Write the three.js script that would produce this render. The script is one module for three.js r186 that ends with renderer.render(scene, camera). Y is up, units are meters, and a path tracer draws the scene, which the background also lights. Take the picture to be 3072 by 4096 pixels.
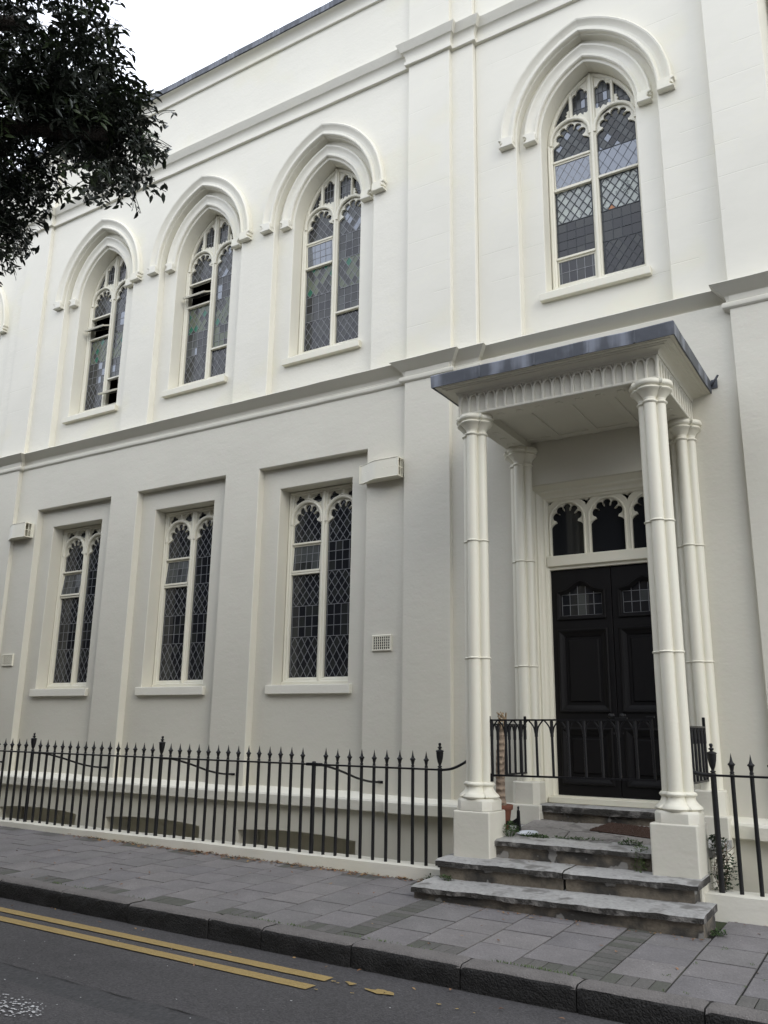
import * as THREE from 'three';
import { mergeGeometries, mergeVertices, toCreasedNormals } from 'three/addons/utils/BufferGeometryUtils.js';
import { RoundedBoxGeometry } from 'three/addons/geometries/RoundedBoxGeometry.js';
import { ImprovedNoise } from 'three/addons/math/ImprovedNoise.js';

// ---------------------------------------------------------------- camera, sky, sun, exposure
const scene = new THREE.Scene();
const D2R = Math.PI / 180;
const camera = new THREE.PerspectiveCamera(62.2, 768 / 1024, 0.05, 800);
camera.rotation.order = 'YXZ';
camera.position.set(0, 1.5, 9.1);
camera.rotation.set(14.2475 * D2R, 32.0037 * D2R, 0.83847 * D2R);
scene.add(camera);

const renderer = new THREE.WebGLRenderer({ antialias: true });
renderer.setSize(768, 1024);
renderer.toneMapping = THREE.LinearToneMapping;
renderer.toneMappingExposure = 1.0;
renderer.shadowMap.enabled = true;
renderer.shadowMap.type = THREE.PCFSoftShadowMap;

function makeSky() {                                   // overcast: nearly even, a little brighter overhead
  const w = 256, h = 128, d = new Float32Array(w * h * 4), n = new ImprovedNoise();
  for (let j = 0; j < h; j++) for (let i = 0; i < w; i++) {
    const el = (j + 0.5) / h * Math.PI - Math.PI / 2, az = i / w * Math.PI * 2, k = (j * w + i) * 4;
    const s = Math.sin(el);
    const dx = Math.cos(el) * Math.cos(az), dz = Math.cos(el) * Math.sin(az);
    const c = 1 + 0.07 * n.noise(dx * 3, s * 6, dz * 3) + 0.04 * n.noise(dx * 8 + 7, s * 12, dz * 8);
    const L = s > 0 ? SKY_L * (1.0 - 0.12 * s) * c : SKY_L * 0.35;
    d[k] = L * 0.935; d[k + 1] = L * 0.985; d[k + 2] = L * 1.10; d[k + 3] = 1;
  }
  const t = new THREE.DataTexture(d, w, h, THREE.RGBAFormat, THREE.FloatType);
  t.mapping = THREE.EquirectangularReflectionMapping; t.magFilter = THREE.LinearFilter; t.minFilter = THREE.LinearFilter;
  t.wrapS = THREE.RepeatWrapping; t.needsUpdate = true;
  return t;
}
const SKY_L = 2.0;
scene.background = makeSky();
scene.environment = scene.background;
scene.environmentIntensity = 1;
const sun = new THREE.DirectionalLight(new THREE.Color(1.0, 0.93, 0.78), 0.8);
sun.position.set(30, 26, 17); sun.target.position.set(-4, 3, 0);
sun.castShadow = true; sun.shadow.radius = 45; sun.shadow.mapSize.set(2048, 2048);
Object.assign(sun.shadow.camera, { left: -20, right: 20, top: 20, bottom: -20, near: 1, far: 90 });
scene.add(sun, sun.target);

// ---------------------------------------------------------------- helpers
let seed = 7;
const rnd = () => { seed = (seed + 0x6d2b79f5) | 0; let t = Math.imul(seed ^ (seed >>> 15), 1 | seed); t = (t + Math.imul(t ^ (t >>> 7), 61 | t)) ^ t; return ((t ^ (t >>> 14)) >>> 0) / 4294967296; };
const rr = (a, b) => a + (b - a) * rnd();
const perlin = new ImprovedNoise();
const taken = {};
const numbered = (n) => { taken[n] = (taken[n] ?? -1) + 1; return taken[n] ? n + '_' + String(taken[n]).padStart(3, '0') : n; };
function shade(o) { o.traverse((c) => { if (c.isMesh) { c.castShadow = true; c.receiveShadow = true; } }); return o; }
function thing(name, label, category, pos = [0, 0, 0], turn = 0, group, kind) {
  const g = new THREE.Group(); g.name = numbered(name); g.position.set(...pos); g.rotation.y = turn;
  g.userData = { label, category };
  if (group) g.userData.group = group;
  if (kind) g.userData.kind = kind;
  scene.add(g); return g;
}
function structure(name, label) { const g = new THREE.Group(); g.name = name; g.userData = { kind: 'structure', label, category: name.replace(/_/g, ' ') }; scene.add(g); return g; }
function sub(name, parent, pos = [0, 0, 0], label) { const g = new THREE.Group(); g.name = name; g.position.set(...pos); if (label) g.userData.label = label; parent.add(g); return g; }

function boxUV(g, ox = 0, oy = 0) {                     // uv in metres from the face's main direction
  const p = g.attributes.position, n = g.attributes.normal, uv = new Float32Array(p.count * 2);
  for (let i = 0; i < p.count; i += 3) {
    let nx = 0, ny = 0, nz = 0;
    for (let k = 0; k < 3; k++) { nx += n.getX(i + k); ny += n.getY(i + k); nz += n.getZ(i + k); }
    nx = Math.abs(nx); ny = Math.abs(ny); nz = Math.abs(nz);
    for (let k = 0; k < 3; k++) {
      const x = p.getX(i + k), y = p.getY(i + k), z = p.getZ(i + k); let u, v;
      if (nz >= nx && nz >= ny) { u = x; v = y; } else if (nx >= ny) { u = z + 0.37; v = y; } else { u = x; v = z + 0.61; }
      uv[(i + k) * 2] = u + ox; uv[(i + k) * 2 + 1] = v + oy;
    }
  }
  g.setAttribute('uv', new THREE.BufferAttribute(uv, 2)); return g;
}
function clean(g) {
  if (g.index) g = g.toNonIndexed();
  for (const k of Object.keys(g.attributes)) if (!['position', 'normal', 'uv'].includes(k)) g.deleteAttribute(k);
  if (!g.attributes.normal) g.computeVertexNormals();
  if (!g.attributes.uv) g.setAttribute('uv', new THREE.BufferAttribute(new Float32Array(g.attributes.position.count * 2), 2));
  g.morphAttributes = {}; g.clearGroups(); return g;
}
function join(geos, { crease = 0, keepUV = false, ox = 0, oy = 0 } = {}) {
  let g = mergeGeometries((Array.isArray(geos) ? geos : [geos]).map(clean));
  if (crease) g = toCreasedNormals(g, crease);
  if (!keepUV) boxUV(g, ox, oy);
  return g;
}
function part(name, geos, mat, parent, opt = {}) {
  const m = new THREE.Mesh(join(geos, opt), mat); m.name = name; parent.add(m);
  if (opt.label) m.userData.label = opt.label;
  if (opt.stuff) m.userData.kind = 'stuff';
  return m;
}
function reuse(name, geo, mat, parent, pos, rot) { const m = new THREE.Mesh(geo, mat); m.name = name; if (pos) m.position.set(...pos); if (rot) m.rotation.set(...rot); parent.add(m); return m; }
const bx = (x0, x1, y0, y1, z0, z1) => { const g = new THREE.BoxGeometry(x1 - x0, y1 - y0, z1 - z0); g.translate((x0 + x1) / 2, (y0 + y1) / 2, (z0 + z1) / 2); return g; };
const rbx = (x0, x1, y0, y1, z0, z1, r = 0.006, s = 1) => { const g = new RoundedBoxGeometry(x1 - x0, y1 - y0, z1 - z0, s, r); g.translate((x0 + x1) / 2, (y0 + y1) / 2, (z0 + z1) / 2); return g; };
const poly = (pts) => { const s = new THREE.Shape(); pts.forEach(([x, y], i) => (i ? s.lineTo(x, y) : s.moveTo(x, y))); s.closePath(); return s; };
const hole = (pts) => { const s = new THREE.Path(); pts.forEach(([x, y], i) => (i ? s.lineTo(x, y) : s.moveTo(x, y))); s.closePath(); return s; };
const rect = (x0, x1, y0, y1) => [[x0, y0], [x1, y0], [x1, y1], [x0, y1]];
function slab(pts, holes, z0, z1, bev = 0) {            // flat outline with holes, from z0 (back) to z1 (front)
  let A = 0; for (let i = 0; i < pts.length; i++) { const p = pts[i], q = pts[(i + 1) % pts.length]; A += p[0] * q[1] - p[1] * q[0]; }
  const s = poly(A < 0 ? [...pts].reverse() : pts); for (const h of holes) s.holes.push(hole(h));
  const o = bev ? { depth: z1 - z0 - bev, bevelEnabled: true, bevelThickness: bev, bevelSize: bev, bevelOffset: -bev, bevelSegments: 1 } : { depth: z1 - z0, bevelEnabled: false };
  const g = new THREE.ExtrudeGeometry(s, { ...o, curveSegments: 8, steps: 1 }); g.translate(0, 0, z0); return g;
}
function sweep(path, prof, { closed = false, map = (u, v, h) => [u, h, v], caps = true, crease = 0.6 } = {}) {
  path = path.filter((p, i) => !i || Math.hypot(p[0] - path[i - 1][0], p[1] - path[i - 1][1]) > 1e-6);
  const n = path.length, m = [];
  for (let i = 0; i < n; i++) {
    const a = closed ? path[(i + n - 1) % n] : path[Math.max(i - 1, 0)], b = path[i], c = closed ? path[(i + 1) % n] : path[Math.min(i + 1, n - 1)];
    const nr = (p, q) => { const du = q[0] - p[0], dv = q[1] - p[1], l = Math.hypot(du, dv); return l < 1e-9 ? null : [-dv / l, du / l]; };
    let n1 = nr(a, b), n2 = nr(b, c); n1 = n1 || n2; n2 = n2 || n1;
    const k = Math.max(0.25, 1 + n1[0] * n2[0] + n1[1] * n2[1]); m.push([(n1[0] + n2[0]) / k, (n1[1] + n2[1]) / k]);
  }
  const P = (i, j) => map(path[i][0] + m[i][0] * prof[j][0], path[i][1] + m[i][1] * prof[j][0], prof[j][1]);
  const v = [];
  const seg = closed ? n : n - 1;
  for (let i = 0; i < seg; i++) { const k = (i + 1) % n;
    for (let j = 0; j < prof.length - 1; j++) { const a = P(i, j), b = P(k, j), c = P(k, j + 1), d = P(i, j + 1); v.push(...a, ...b, ...c, ...a, ...c, ...d); } }
  if (!closed && caps) {
    const tri = THREE.ShapeUtils.triangulateShape(prof.map(([x, y]) => new THREE.Vector2(x, y)), []);
    for (const e of [0, n - 1]) for (const t of tri) for (const q of e ? t : [t[0], t[2], t[1]]) v.push(...P(e, q));
  }
  const g = new THREE.BufferGeometry(); g.setAttribute('position', new THREE.BufferAttribute(new Float32Array(v), 3));
  g.computeVertexNormals(); return crease ? toCreasedNormals(g, crease) : g;
}
const XY = (u, v, h) => [u, v, h];
function tube(pts, r, { flat = 1, seg = 6, n = 24 } = {}) {
  const c = new THREE.CatmullRomCurve3(pts.map((p) => new THREE.Vector3(...p))); return new THREE.TubeGeometry(c, n, r, seg, false);
}
const lathe = (pts, seg = 10) => new THREE.LatheGeometry(pts.map(([r, y]) => new THREE.Vector2(r, y)), seg);
function rough(g, amp, f = 14, keep = 0) {              // move the vertices of a subdivided box by noise: worn stone
  g = mergeVertices((() => { g.deleteAttribute('uv'); g.deleteAttribute('normal'); return g; })(), 1e-4); const p = g.attributes.position;
  for (let i = 0; i < p.count; i++) { const x = p.getX(i), y = p.getY(i), z = p.getZ(i);
    const d = (k) => amp * (perlin.noise(x * f + k, y * f + 3.1 * k, z * f - k) + 0.6 * perlin.noise(x * f * 2.7 - k, y * f * 2.7, z * f * 2.7 + 2 * k));
    p.setXYZ(i, x + d(11) * 0.6, y + d(5) * (keep ? keep : 1), z + d(23)); }
  g.computeVertexNormals(); return toCreasedNormals(g.toNonIndexed(), 0.7);
}
const sbox = (x0, x1, y0, y1, z0, z1, nx, ny, nz) => { const g = new THREE.BoxGeometry(x1 - x0, y1 - y0, z1 - z0, nx, ny, nz); g.translate((x0 + x1) / 2, (y0 + y1) / 2, (z0 + z1) / 2); return g; };

// ---------------------------------------------------------------- textures and materials
function grid(n, cells, s) {                            // tileable value noise
  const r = new Float32Array(cells * cells); let q = s * 977 + 13;
  for (let i = 0; i < r.length; i++) { q = (Math.imul(q, 1664525) + 1013904223) | 0; r[i] = ((q >>> 8) & 65535) / 65535; }
  const o = new Float32Array(n * n);
  for (let j = 0; j < n; j++) for (let i = 0; i < n; i++) {
    const x = i / n * cells, y = j / n * cells, xi = x | 0, yi = y | 0; let fx = x - xi, fy = y - yi; fx = fx * fx * (3 - 2 * fx); fy = fy * fy * (3 - 2 * fy);
    const a = r[yi * cells + xi], b = r[yi * cells + (xi + 1) % cells], c = r[((yi + 1) % cells) * cells + xi], d = r[((yi + 1) % cells) * cells + (xi + 1) % cells];
    o[j * n + i] = a + (b - a) * fx + (c - a) * fy + (a - b - c + d) * fx * fy;
  }
  return o;
}
function fbm(n, c0, oct, s, gain = 0.55) {
  const o = new Float32Array(n * n); let a = 1, t = 0;
  for (let k = 0; k < oct; k++) { const g = grid(n, Math.min(c0 << k, n), s + k * 31); for (let i = 0; i < o.length; i++) o[i] += a * g[i]; t += a; a *= gain; }
  for (let i = 0; i < o.length; i++) o[i] /= t; return o;
}
const toS = (l) => { l = Math.min(1, Math.max(0, l)); return 255 * (l <= 0.0031308 ? 12.92 * l : 1.055 * Math.pow(l, 1 / 2.4) - 0.055); };
function tex(n, fn, period, color = true) {
  const d = new Uint8Array(n * n * 4);
  for (let j = 0; j < n; j++) for (let i = 0; i < n; i++) { const c = fn(j * n + i, i, j), k = (j * n + i) * 4;
    if (color) { d[k] = toS(c[0]); d[k + 1] = toS(c[1]); d[k + 2] = toS(c[2]); } else d[k] = d[k + 1] = d[k + 2] = 255 * Math.min(1, Math.max(0, c)); d[k + 3] = 255; }
  const t = new THREE.DataTexture(d, n, n); t.wrapS = t.wrapT = THREE.RepeatWrapping; t.magFilter = THREE.LinearFilter; t.minFilter = THREE.LinearMipmapLinearFilter; t.generateMipmaps = true;
  if (color) t.colorSpace = THREE.SRGBColorSpace; t.repeat.set(1 / period, 1 / period); t.needsUpdate = true; return t;
}
const lerp = (a, b, t) => a + (b - a) * t, sat = (x) => Math.min(1, Math.max(0, x)), step2 = (a, b, x) => { const t = sat((x - a) / (b - a)); return t * t * (3 - 2 * t); };
const mixc = (a, b, t) => [lerp(a[0], b[0], t), lerp(a[1], b[1], t), lerp(a[2], b[2], t)];
const std = (o) => new THREE.MeshStandardMaterial(o);
const lin = (r, g, b) => new THREE.Color().setRGB(r, g, b);
const M = {};
const fbmIron = fbm(256, 24, 3, 91);
{ // cream masonry paint over hand-floated render
  const a = fbm(512, 4, 5, 3), b = fbm(512, 3, 3, 17), c = fbm(512, 64, 2, 5);
  const col = tex(512, (i) => { const t = 0.955 + 0.075 * (a[i] - 0.5) + 0.05 * (b[i] - 0.5); const w = step2(0.62, 0.75, b[i]) * 0.03; return [0.775 * t, (0.752 - w * 0.1) * t, (0.655 - w) * t]; }, 3.1);
  const drag = (() => { const g = fbm(512, 6, 5, 41), o = new Float32Array(512 * 512); for (let j = 0; j < 512; j++) for (let i = 0; i < 512; i++) o[j * 512 + i] = g[((j * 3) % 512) * 512 + i]; return o; })();
  const bump = tex(512, (i) => 0.5 * a[i] + 0.28 * drag[i] + 0.12 * c[i], 1.7, false);
  M.cream = std({ map: col, bumpMap: bump, bumpScale: 0.009, roughness: 0.62 });
  const colLow = tex(512, (i) => { const t = 0.955 + 0.075 * (a[i] - 0.5) + 0.05 * (b[i] - 0.5); return [0.655 * t, 0.632 * t, 0.540 * t]; }, 3.1);
  M.stone = std({ map: colLow, bumpMap: bump, bumpScale: 0.009, roughness: 0.62 });     // darker, greyer cream tone on ground floor, lower string course and porch
  const colS = tex(512, (i) => { const t = 0.955 + 0.075 * (a[i] - 0.5) + 0.05 * (b[i] - 0.5); return [0.765 * t, 0.738 * t, 0.615 * t]; }, 3.1);
  M.creamSmooth = std({ map: colS, bumpMap: bump, bumpScale: 0.003, roughness: 0.42 });
  // ashlar lines scored into the upper render
  const line = tex(1024, (i, x, y) => { const v = y / 1024 * 8, f = Math.abs(v - Math.round(v)) * 0.42 * 1000, k = Math.round(v) % 8; const on = grid1((x / 1024 * 9 + k * 3.7)); const w = 0.6 + 0.4 * on;
    const l = f < 5 && on > 0.56 ? (1 - f / 5) * w : 0; return sat(0.62 + 0.42 * (a[((y >> 1) * 512 + (x >> 1))] - 0.5) + 0.25 * (drag[((y >> 1) * 512 + (x >> 1))] - 0.5) - 0.26 * l); }, 3.36, false);
  M.creamLined = std({ map: col, bumpMap: line, bumpScale: 0.011, roughness: 0.62 });
}
function grid1(x) { const i = Math.floor(x), f = x - i, h = (k) => { const s = Math.sin((k % 9) * 127.1 + Math.floor(k / 9) * 311.7) * 43758.5453; return s - Math.floor(s); }; return lerp(h(i), h(i + 1), f * f * (3 - 2 * f)); }
{ // asphalt
  const a = fbm(1024, 5, 4, 9), f = fbm(1024, 256, 2, 21), g = grid(1024, 420, 77), p = fbm(1024, 3, 3, 51);
  M.asphalt = std({ map: tex(1024, (i) => { let t = 0.055 + 0.024 * (a[i] - 0.5) + 0.055 * (f[i] - 0.5) + 0.018 * (p[i] - 0.5); if (g[i] > 0.90) t += 0.09 * (g[i] - 0.88) * 9; if (g[i] < 0.08) t *= 0.6; return [t * 1.05, t, t * 1.02]; }, 2.6),
    bumpMap: tex(1024, (i) => 0.6 * f[i] + 0.4 * g[i], 2.6, false), bumpScale: 0.006, roughness: 0.93 });
  M.patch = std({ map: tex(512, (i) => { let t = 0.050 + 0.05 * (f[i] - 0.5) + 0.02 * (a[i] - 0.5); if (g[i] > 0.93) t += 0.05; return [t, t * 0.99, t * 1.02]; }, 1.3), bumpMap: tex(512, (i) => f[i], 1.3, false), bumpScale: 0.004, roughness: 0.95 });
  M.yellow = std({ map: tex(512, (i) => { const t = 0.8 + 0.4 * (a[i] - 0.5) + 0.5 * (f[i] - 0.5); const w = step2(0.6, 0.78, f[i] * 0.6 + a[i] * 0.4); return mixc([0.40 * t, 0.285 * t, 0.105 * t], [0.07, 0.065, 0.06], w); }, 0.9), bumpMap: tex(512, (i) => f[i], 0.7, false), bumpScale: 0.003, roughness: 0.85 });
  M.splash = std({ color: lin(0.5, 0.5, 0.5), roughness: 0.8 });
}
{ // paving
  const f = fbm(512, 128, 2, 31), a = fbm(512, 5, 4, 33), g = grid(512, 150, 5);
  const flag = (r, gg, b, q) => std({ map: tex(512, (i) => { let t = 1 + 0.42 * (a[i] - 0.5) + 0.42 * (f[i] - 0.5); if (g[i] > 0.93) t += 1.5 * (g[i] - 0.92) * 12; if (g[i] < 0.07) t *= 0.62; return [r * t, gg * t, b * t]; }, 1.1), bumpMap: q, bumpScale: 0.0025, roughness: 0.88 });
  const q = tex(512, (i) => 0.7 * f[i] + 0.3 * g[i], 1.1, false);
  M.flags = [flag(0.164, 0.154, 0.153, q), flag(0.151, 0.143, 0.144, q), flag(0.176, 0.165, 0.161, q), flag(0.158, 0.150, 0.147, q)];
  M.blocks = [flag(0.088, 0.086, 0.078, q), flag(0.104, 0.099, 0.092, q), flag(0.078, 0.079, 0.066, q)];
  M.joint = std({ map: tex(512, (i) => mixc([0.020, 0.019, 0.016], [0.030, 0.042, 0.014], step2(0.45, 0.65, a[i])), 1.4), roughness: 1 });
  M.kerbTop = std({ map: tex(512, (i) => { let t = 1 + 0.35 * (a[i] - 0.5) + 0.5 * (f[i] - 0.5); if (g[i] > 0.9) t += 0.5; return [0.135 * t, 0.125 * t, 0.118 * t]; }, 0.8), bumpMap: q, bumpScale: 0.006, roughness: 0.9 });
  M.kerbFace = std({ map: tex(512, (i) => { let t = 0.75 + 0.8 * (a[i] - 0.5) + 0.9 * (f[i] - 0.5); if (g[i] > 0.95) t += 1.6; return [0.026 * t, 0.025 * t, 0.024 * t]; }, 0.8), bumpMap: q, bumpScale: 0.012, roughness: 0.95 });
}
{ // limestone steps
  const a = fbm(512, 4, 5, 61), f = fbm(512, 64, 3, 63), b = fbm(512, 7, 4, 65);
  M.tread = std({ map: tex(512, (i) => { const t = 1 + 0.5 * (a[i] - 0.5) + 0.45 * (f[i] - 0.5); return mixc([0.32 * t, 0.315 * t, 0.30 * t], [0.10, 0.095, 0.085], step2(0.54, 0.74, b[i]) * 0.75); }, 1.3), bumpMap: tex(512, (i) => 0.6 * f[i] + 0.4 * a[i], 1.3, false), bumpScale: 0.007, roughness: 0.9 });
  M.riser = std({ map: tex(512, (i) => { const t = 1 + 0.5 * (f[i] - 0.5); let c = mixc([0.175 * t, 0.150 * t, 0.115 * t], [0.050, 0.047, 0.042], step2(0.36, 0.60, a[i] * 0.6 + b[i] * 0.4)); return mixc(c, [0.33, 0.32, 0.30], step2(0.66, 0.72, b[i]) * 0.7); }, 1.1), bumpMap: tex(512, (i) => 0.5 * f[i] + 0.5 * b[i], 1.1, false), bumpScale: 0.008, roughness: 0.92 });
  M.nosing = std({ map: tex(512, (i) => { const t = 1 + 0.5 * (f[i] - 0.5); return mixc([0.20 * t, 0.19 * t, 0.175 * t], [0.040, 0.037, 0.033], step2(0.34, 0.52, a[i] * 0.5 + b[i] * 0.5)); }, 0.7), bumpMap: tex(512, (i) => f[i], 0.7, false), bumpScale: 0.008, roughness: 0.95 });   // black crust on the front of the treads
  M.landing = std({ map: tex(512, (i) => { const t = 1 + 0.4 * (a[i] - 0.5) + 0.5 * (f[i] - 0.5); return mixc([0.24 * t, 0.225 * t, 0.205 * t], [0.10, 0.09, 0.08], step2(0.55, 0.75, b[i]) * 0.7); }, 1.2), bumpMap: tex(512, (i) => f[i], 1.2, false), bumpScale: 0.006, roughness: 0.92 });
}
{ // lead, iron, door paint, glass
  const s = fbm(512, 12, 4, 71), b = fbm(512, 4, 4, 73);
  const streak = (i, x, y) => s[((y >> 4) & 511) * 512 + x];
  M.lead = std({ map: tex(512, (i, x, y) => mixc([0.072, 0.078, 0.090], [0.21, 0.225, 0.26], step2(0.42, 0.75, 0.55 * streak(i, x, y) + 0.45 * b[i])), 1.0), bumpMap: tex(512, (i) => b[i], 0.9, false), bumpScale: 0.006, roughness: 0.5, metalness: 0.25 });
  M.iron = new THREE.MeshPhysicalMaterial({ specularIntensity: 0.6, color: lin(0.010, 0.010, 0.011), roughness: 0.38, bumpMap: tex(256, (i) => fbmIron[i], 0.12, false), bumpScale: 0.0012 });
  M.door = new THREE.MeshPhysicalMaterial({ specularIntensity: 0.45, color: lin(0.0045, 0.0040, 0.0044), roughness: 0.58, bumpMap: tex(512, (i, x, y) => s[((y >> 3) & 511) * 512 + x], 0.5, false), bumpScale: 0.0012 });
  M.glassClear = std({ color: lin(0.016, 0.017, 0.020), roughness: 0.06, metalness: 0 });
  M.glassDim = std({ color: lin(0.030, 0.032, 0.031), roughness: 0.12 });
  M.glassPale = std({ color: lin(0.30, 0.32, 0.31), roughness: 0.20 });
  M.glassSmoke = std({ color: lin(0.062, 0.068, 0.066), roughness: 0.2 });
  M.glassGreen = std({ color: lin(0.01, 0.13, 0.075), roughness: 0.12 });
  M.glassOlive = std({ color: lin(0.11, 0.13, 0.085), roughness: 0.2 });
  M.glassOrange = std({ color: lin(0.42, 0.17, 0.06), roughness: 0.2 });
  M.glassPlate = std({ color: lin(0.20, 0.215, 0.24), roughness: 0.03, metalness: 0.55 });
  M.came = std({ color: lin(0.23, 0.235, 0.245), roughness: 0.5, metalness: 0.3 });
  M.cameBacklit = std({ color: lin(0.05, 0.055, 0.06), roughness: 0.55, metalness: 0.3 });  // same lead in a darker copy: the backlit look put into the colour
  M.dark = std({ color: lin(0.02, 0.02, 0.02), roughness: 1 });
}
{ // pale painted quarries: small leaf strokes fired on the glass
  const c = document.createElement('canvas'); c.width = c.height = 512; const x = c.getContext('2d');
  x.fillStyle = '#a9afa9'; x.fillRect(0, 0, 512, 512); x.strokeStyle = '#2a2e2c'; x.lineCap = 'round';
  for (let k = 0; k < 70; k++) { x.save(); x.translate(rr(10, 500), rr(10, 500)); x.rotate(rr(-0.9, 0.9)); x.lineWidth = rr(2, 4); x.beginPath(); x.moveTo(0, 26); x.quadraticCurveTo(6, 0, 0, -24); x.stroke();
    for (let q = -1; q < 2; q++) { x.beginPath(); x.moveTo(2, q * 14); x.quadraticCurveTo(14, q * 14 - 8, 20, q * 14 - 2); x.moveTo(2, q * 14); x.quadraticCurveTo(-12, q * 14 - 8, -18, q * 14 - 4); x.stroke(); } x.restore(); }
  const t = new THREE.CanvasTexture(c); t.colorSpace = THREE.SRGBColorSpace; t.wrapS = t.wrapT = THREE.RepeatWrapping; t.repeat.set(1.6, 1.6);
  M.glassPainted = std({ map: t, roughness: 0.22 });
}

// ---------------------------------------------------------------- the chapel: walls
const chapel = thing('chapel', 'large cream rendered chapel with pointed arch windows above square headed ones', 'building');
const WC = [-11.893, -9.392, -6.872];                    // bays of the main front
const W4 = -2.815, W0 = -15.80;
const OFF = 0.385, YS = 9.12, RO = 1.31, RI = 1.01;
function archPts(cx, R, ys = YS, off = OFF, n = 14) {    // left springing, over the point, to the right springing
  const a1 = Math.acos(-off / R) === 0 ? 0 : Math.PI - Math.acos(off / R), pts = [];
  const top = Math.PI - Math.acos(off / R);               // angle at the point seen from the right hand centre
  for (let i = 0; i <= n; i++) { const a = Math.PI - (Math.PI - top) * i / n; pts.push([cx + off + R * Math.cos(a), ys + R * Math.sin(a)]); }
  for (let i = n - 1; i >= 0; i--) { const p = pts[i]; pts.push([2 * cx - p[0], p[1]]); }
  return pts;
}
const archHole = (cx, R, yb) => { const a = archPts(cx, R); return [[a[0][0], yb], ...a, [a[a.length - 1][0], yb]]; };
const LOW = [-22, -0.68];
const DOOR = rect(-3.665, -1.955, 0.62, 4.275);
const segArch = (cx) => { const p = [[cx - 0.92, -1.72]]; for (let i = 0; i <= 12; i++) { const t = -1 + i / 6; p.push([cx + 0.92 * t, 0.175 + 0.045 * (1 - t * t)]); } p.push([cx + 0.92, -1.72]); return p; };
part('lower_wall', [
  slab(rect(LOW[0], LOW[1], 0.56, 6.02), [...WC.map((c) => rect(c - 0.935, c + 0.935, 0.70, 5.115)), DOOR], -0.075, 0.045, 0.008),
  slab(rect(LOW[0], LOW[1], 0.56, 6.02), [...WC.map((c) => rect(c - 0.622, c + 0.622, 2.02, 4.80)), DOOR], -0.47, -0.0755, 0.007),
], M.stone, chapel);
part('basement_wall', [slab(rect(LOW[0], LOW[1], -1.85, 0.555), WC.map(segArch), -0.30, 0.12, 0.008), bx(LOW[0], LOW[1], -1.85, 0.5, -0.6, -0.34)], M.stone, chapel);
part('upper_wall', [
  slab(rect(-14.43, -4.322, 6.03, 12.46), WC.map((c) => archHole(c, RO, 6.1)), -0.12, 0, 0.008),
  slab(rect(-14.43, -4.322, 6.03, 12.46), WC.map((c) => archHole(c, RI, 6.78)), -0.52, -0.1205, 0.007),
  slab(rect(-22, -14.43, 6.03, 12.46), [archHole(W0, RO, 6.1)], -0.20, -0.08, 0.008),
  slab(rect(-22, -14.43, 6.03, 12.46), [archHole(W0, RI, 6.78)], -0.60, -0.2005, 0.007),
], M.cream, chapel);
part('upper_wall', [
  slab(rect(-4.322, -0.75, 6.03, 12.46), [archHole(W4, RO, 6.1)], -0.20, -0.08, 0.008),
  slab(rect(-4.322, -0.75, 6.03, 12.46), [archHole(W4, RI, 6.78)], -0.60, -0.2005, 0.007),
], M.creamLined, chapel);
const pil = (x0, x1, z0, z1, zb0, zb1) => {
  part('pilaster', [rbx(x0, x1, 0.5, 6.1, z0, z1, 0.007)], M.stone, chapel);
  part('pilaster', [rbx(x0 - 0.004, x1 + 0.004, 6.1, 12.5, zb0, zb1, 0.007)], M.creamLined, chapel);
};
pil(-5.325, -4.665, 0.0, 0.115, -0.05, 0.07);
pil(-14.07, -13.41, 0.0, 0.115, -0.05, 0.07);
pil(-1.272, -0.68, 0.0, 0.115, -0.3, 0.07);
part('side_wall', [bx(-0.755, -0.69, -1.85, 12.5, -9, -0.31)], M.cream, chapel); part('side_wall', [bx(-22.1, -22, -1.85, 12.5, -9, -0.1)], M.cream, chapel);
part('rear_wall', [bx(-22, -0.76, -1.85, 12.4, -9, -1.6)], M.dark, chapel);
part('roof', [bx(-22, -0.7, 12.42, 12.55, -9, -0.05)], M.lead, chapel);

// moulded bands run round every pilaster
const PL = (zA, zP, zC, e) => [[-22, zC], [-14.43, zC], [-14.43, zA], [-14.07 - e, zA], [-14.07 - e, zP], [-13.41 + e, zP], [-13.41 + e, zA], [-5.325 - e, zA], [-5.325 - e, zP], [-4.665 + e, zP], [-4.665 + e, zA], [-4.322, zA], [-4.322, zC], [-1.272 - e, zC], [-1.272 - e, zP], [-0.68 + e, zP], [-0.68 + e, zC - 0.6]];
const cav = (o0, y0, o1, y1, n = 5) => { const r = []; for (let i = 0; i <= n; i++) { const t = i / n * Math.PI / 2; r.push([o0 + (o1 - o0) * (1 - Math.cos(t)), y0 + (y1 - y0) * Math.sin(t)]); } return r; };
function wobbleY(g, amp) { const p = g.attributes.position; for (let i = 0; i < p.count; i++) { const x = p.getX(i), z = p.getZ(i); p.setY(i, p.getY(i) + amp * perlin.noise(x * 2.3, 4.2, z * 3)); p.setZ(i, z + amp * 0.7 * perlin.noise(x * 3.1, p.getY(i) * 9, 2.2)); } return g; }
const dense = (path, s = 0.12) => { const o = []; for (let i = 0; i < path.length - 1; i++) { const a = path[i], b = path[i + 1], n = Math.max(1, Math.round(Math.hypot(b[0] - a[0], b[1] - a[1]) / s)); for (let k = 0; k < n; k++) o.push([lerp(a[0], b[0], k / n), lerp(a[1], b[1], k / n)]); } o.push(path[path.length - 1]); return o; };
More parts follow.
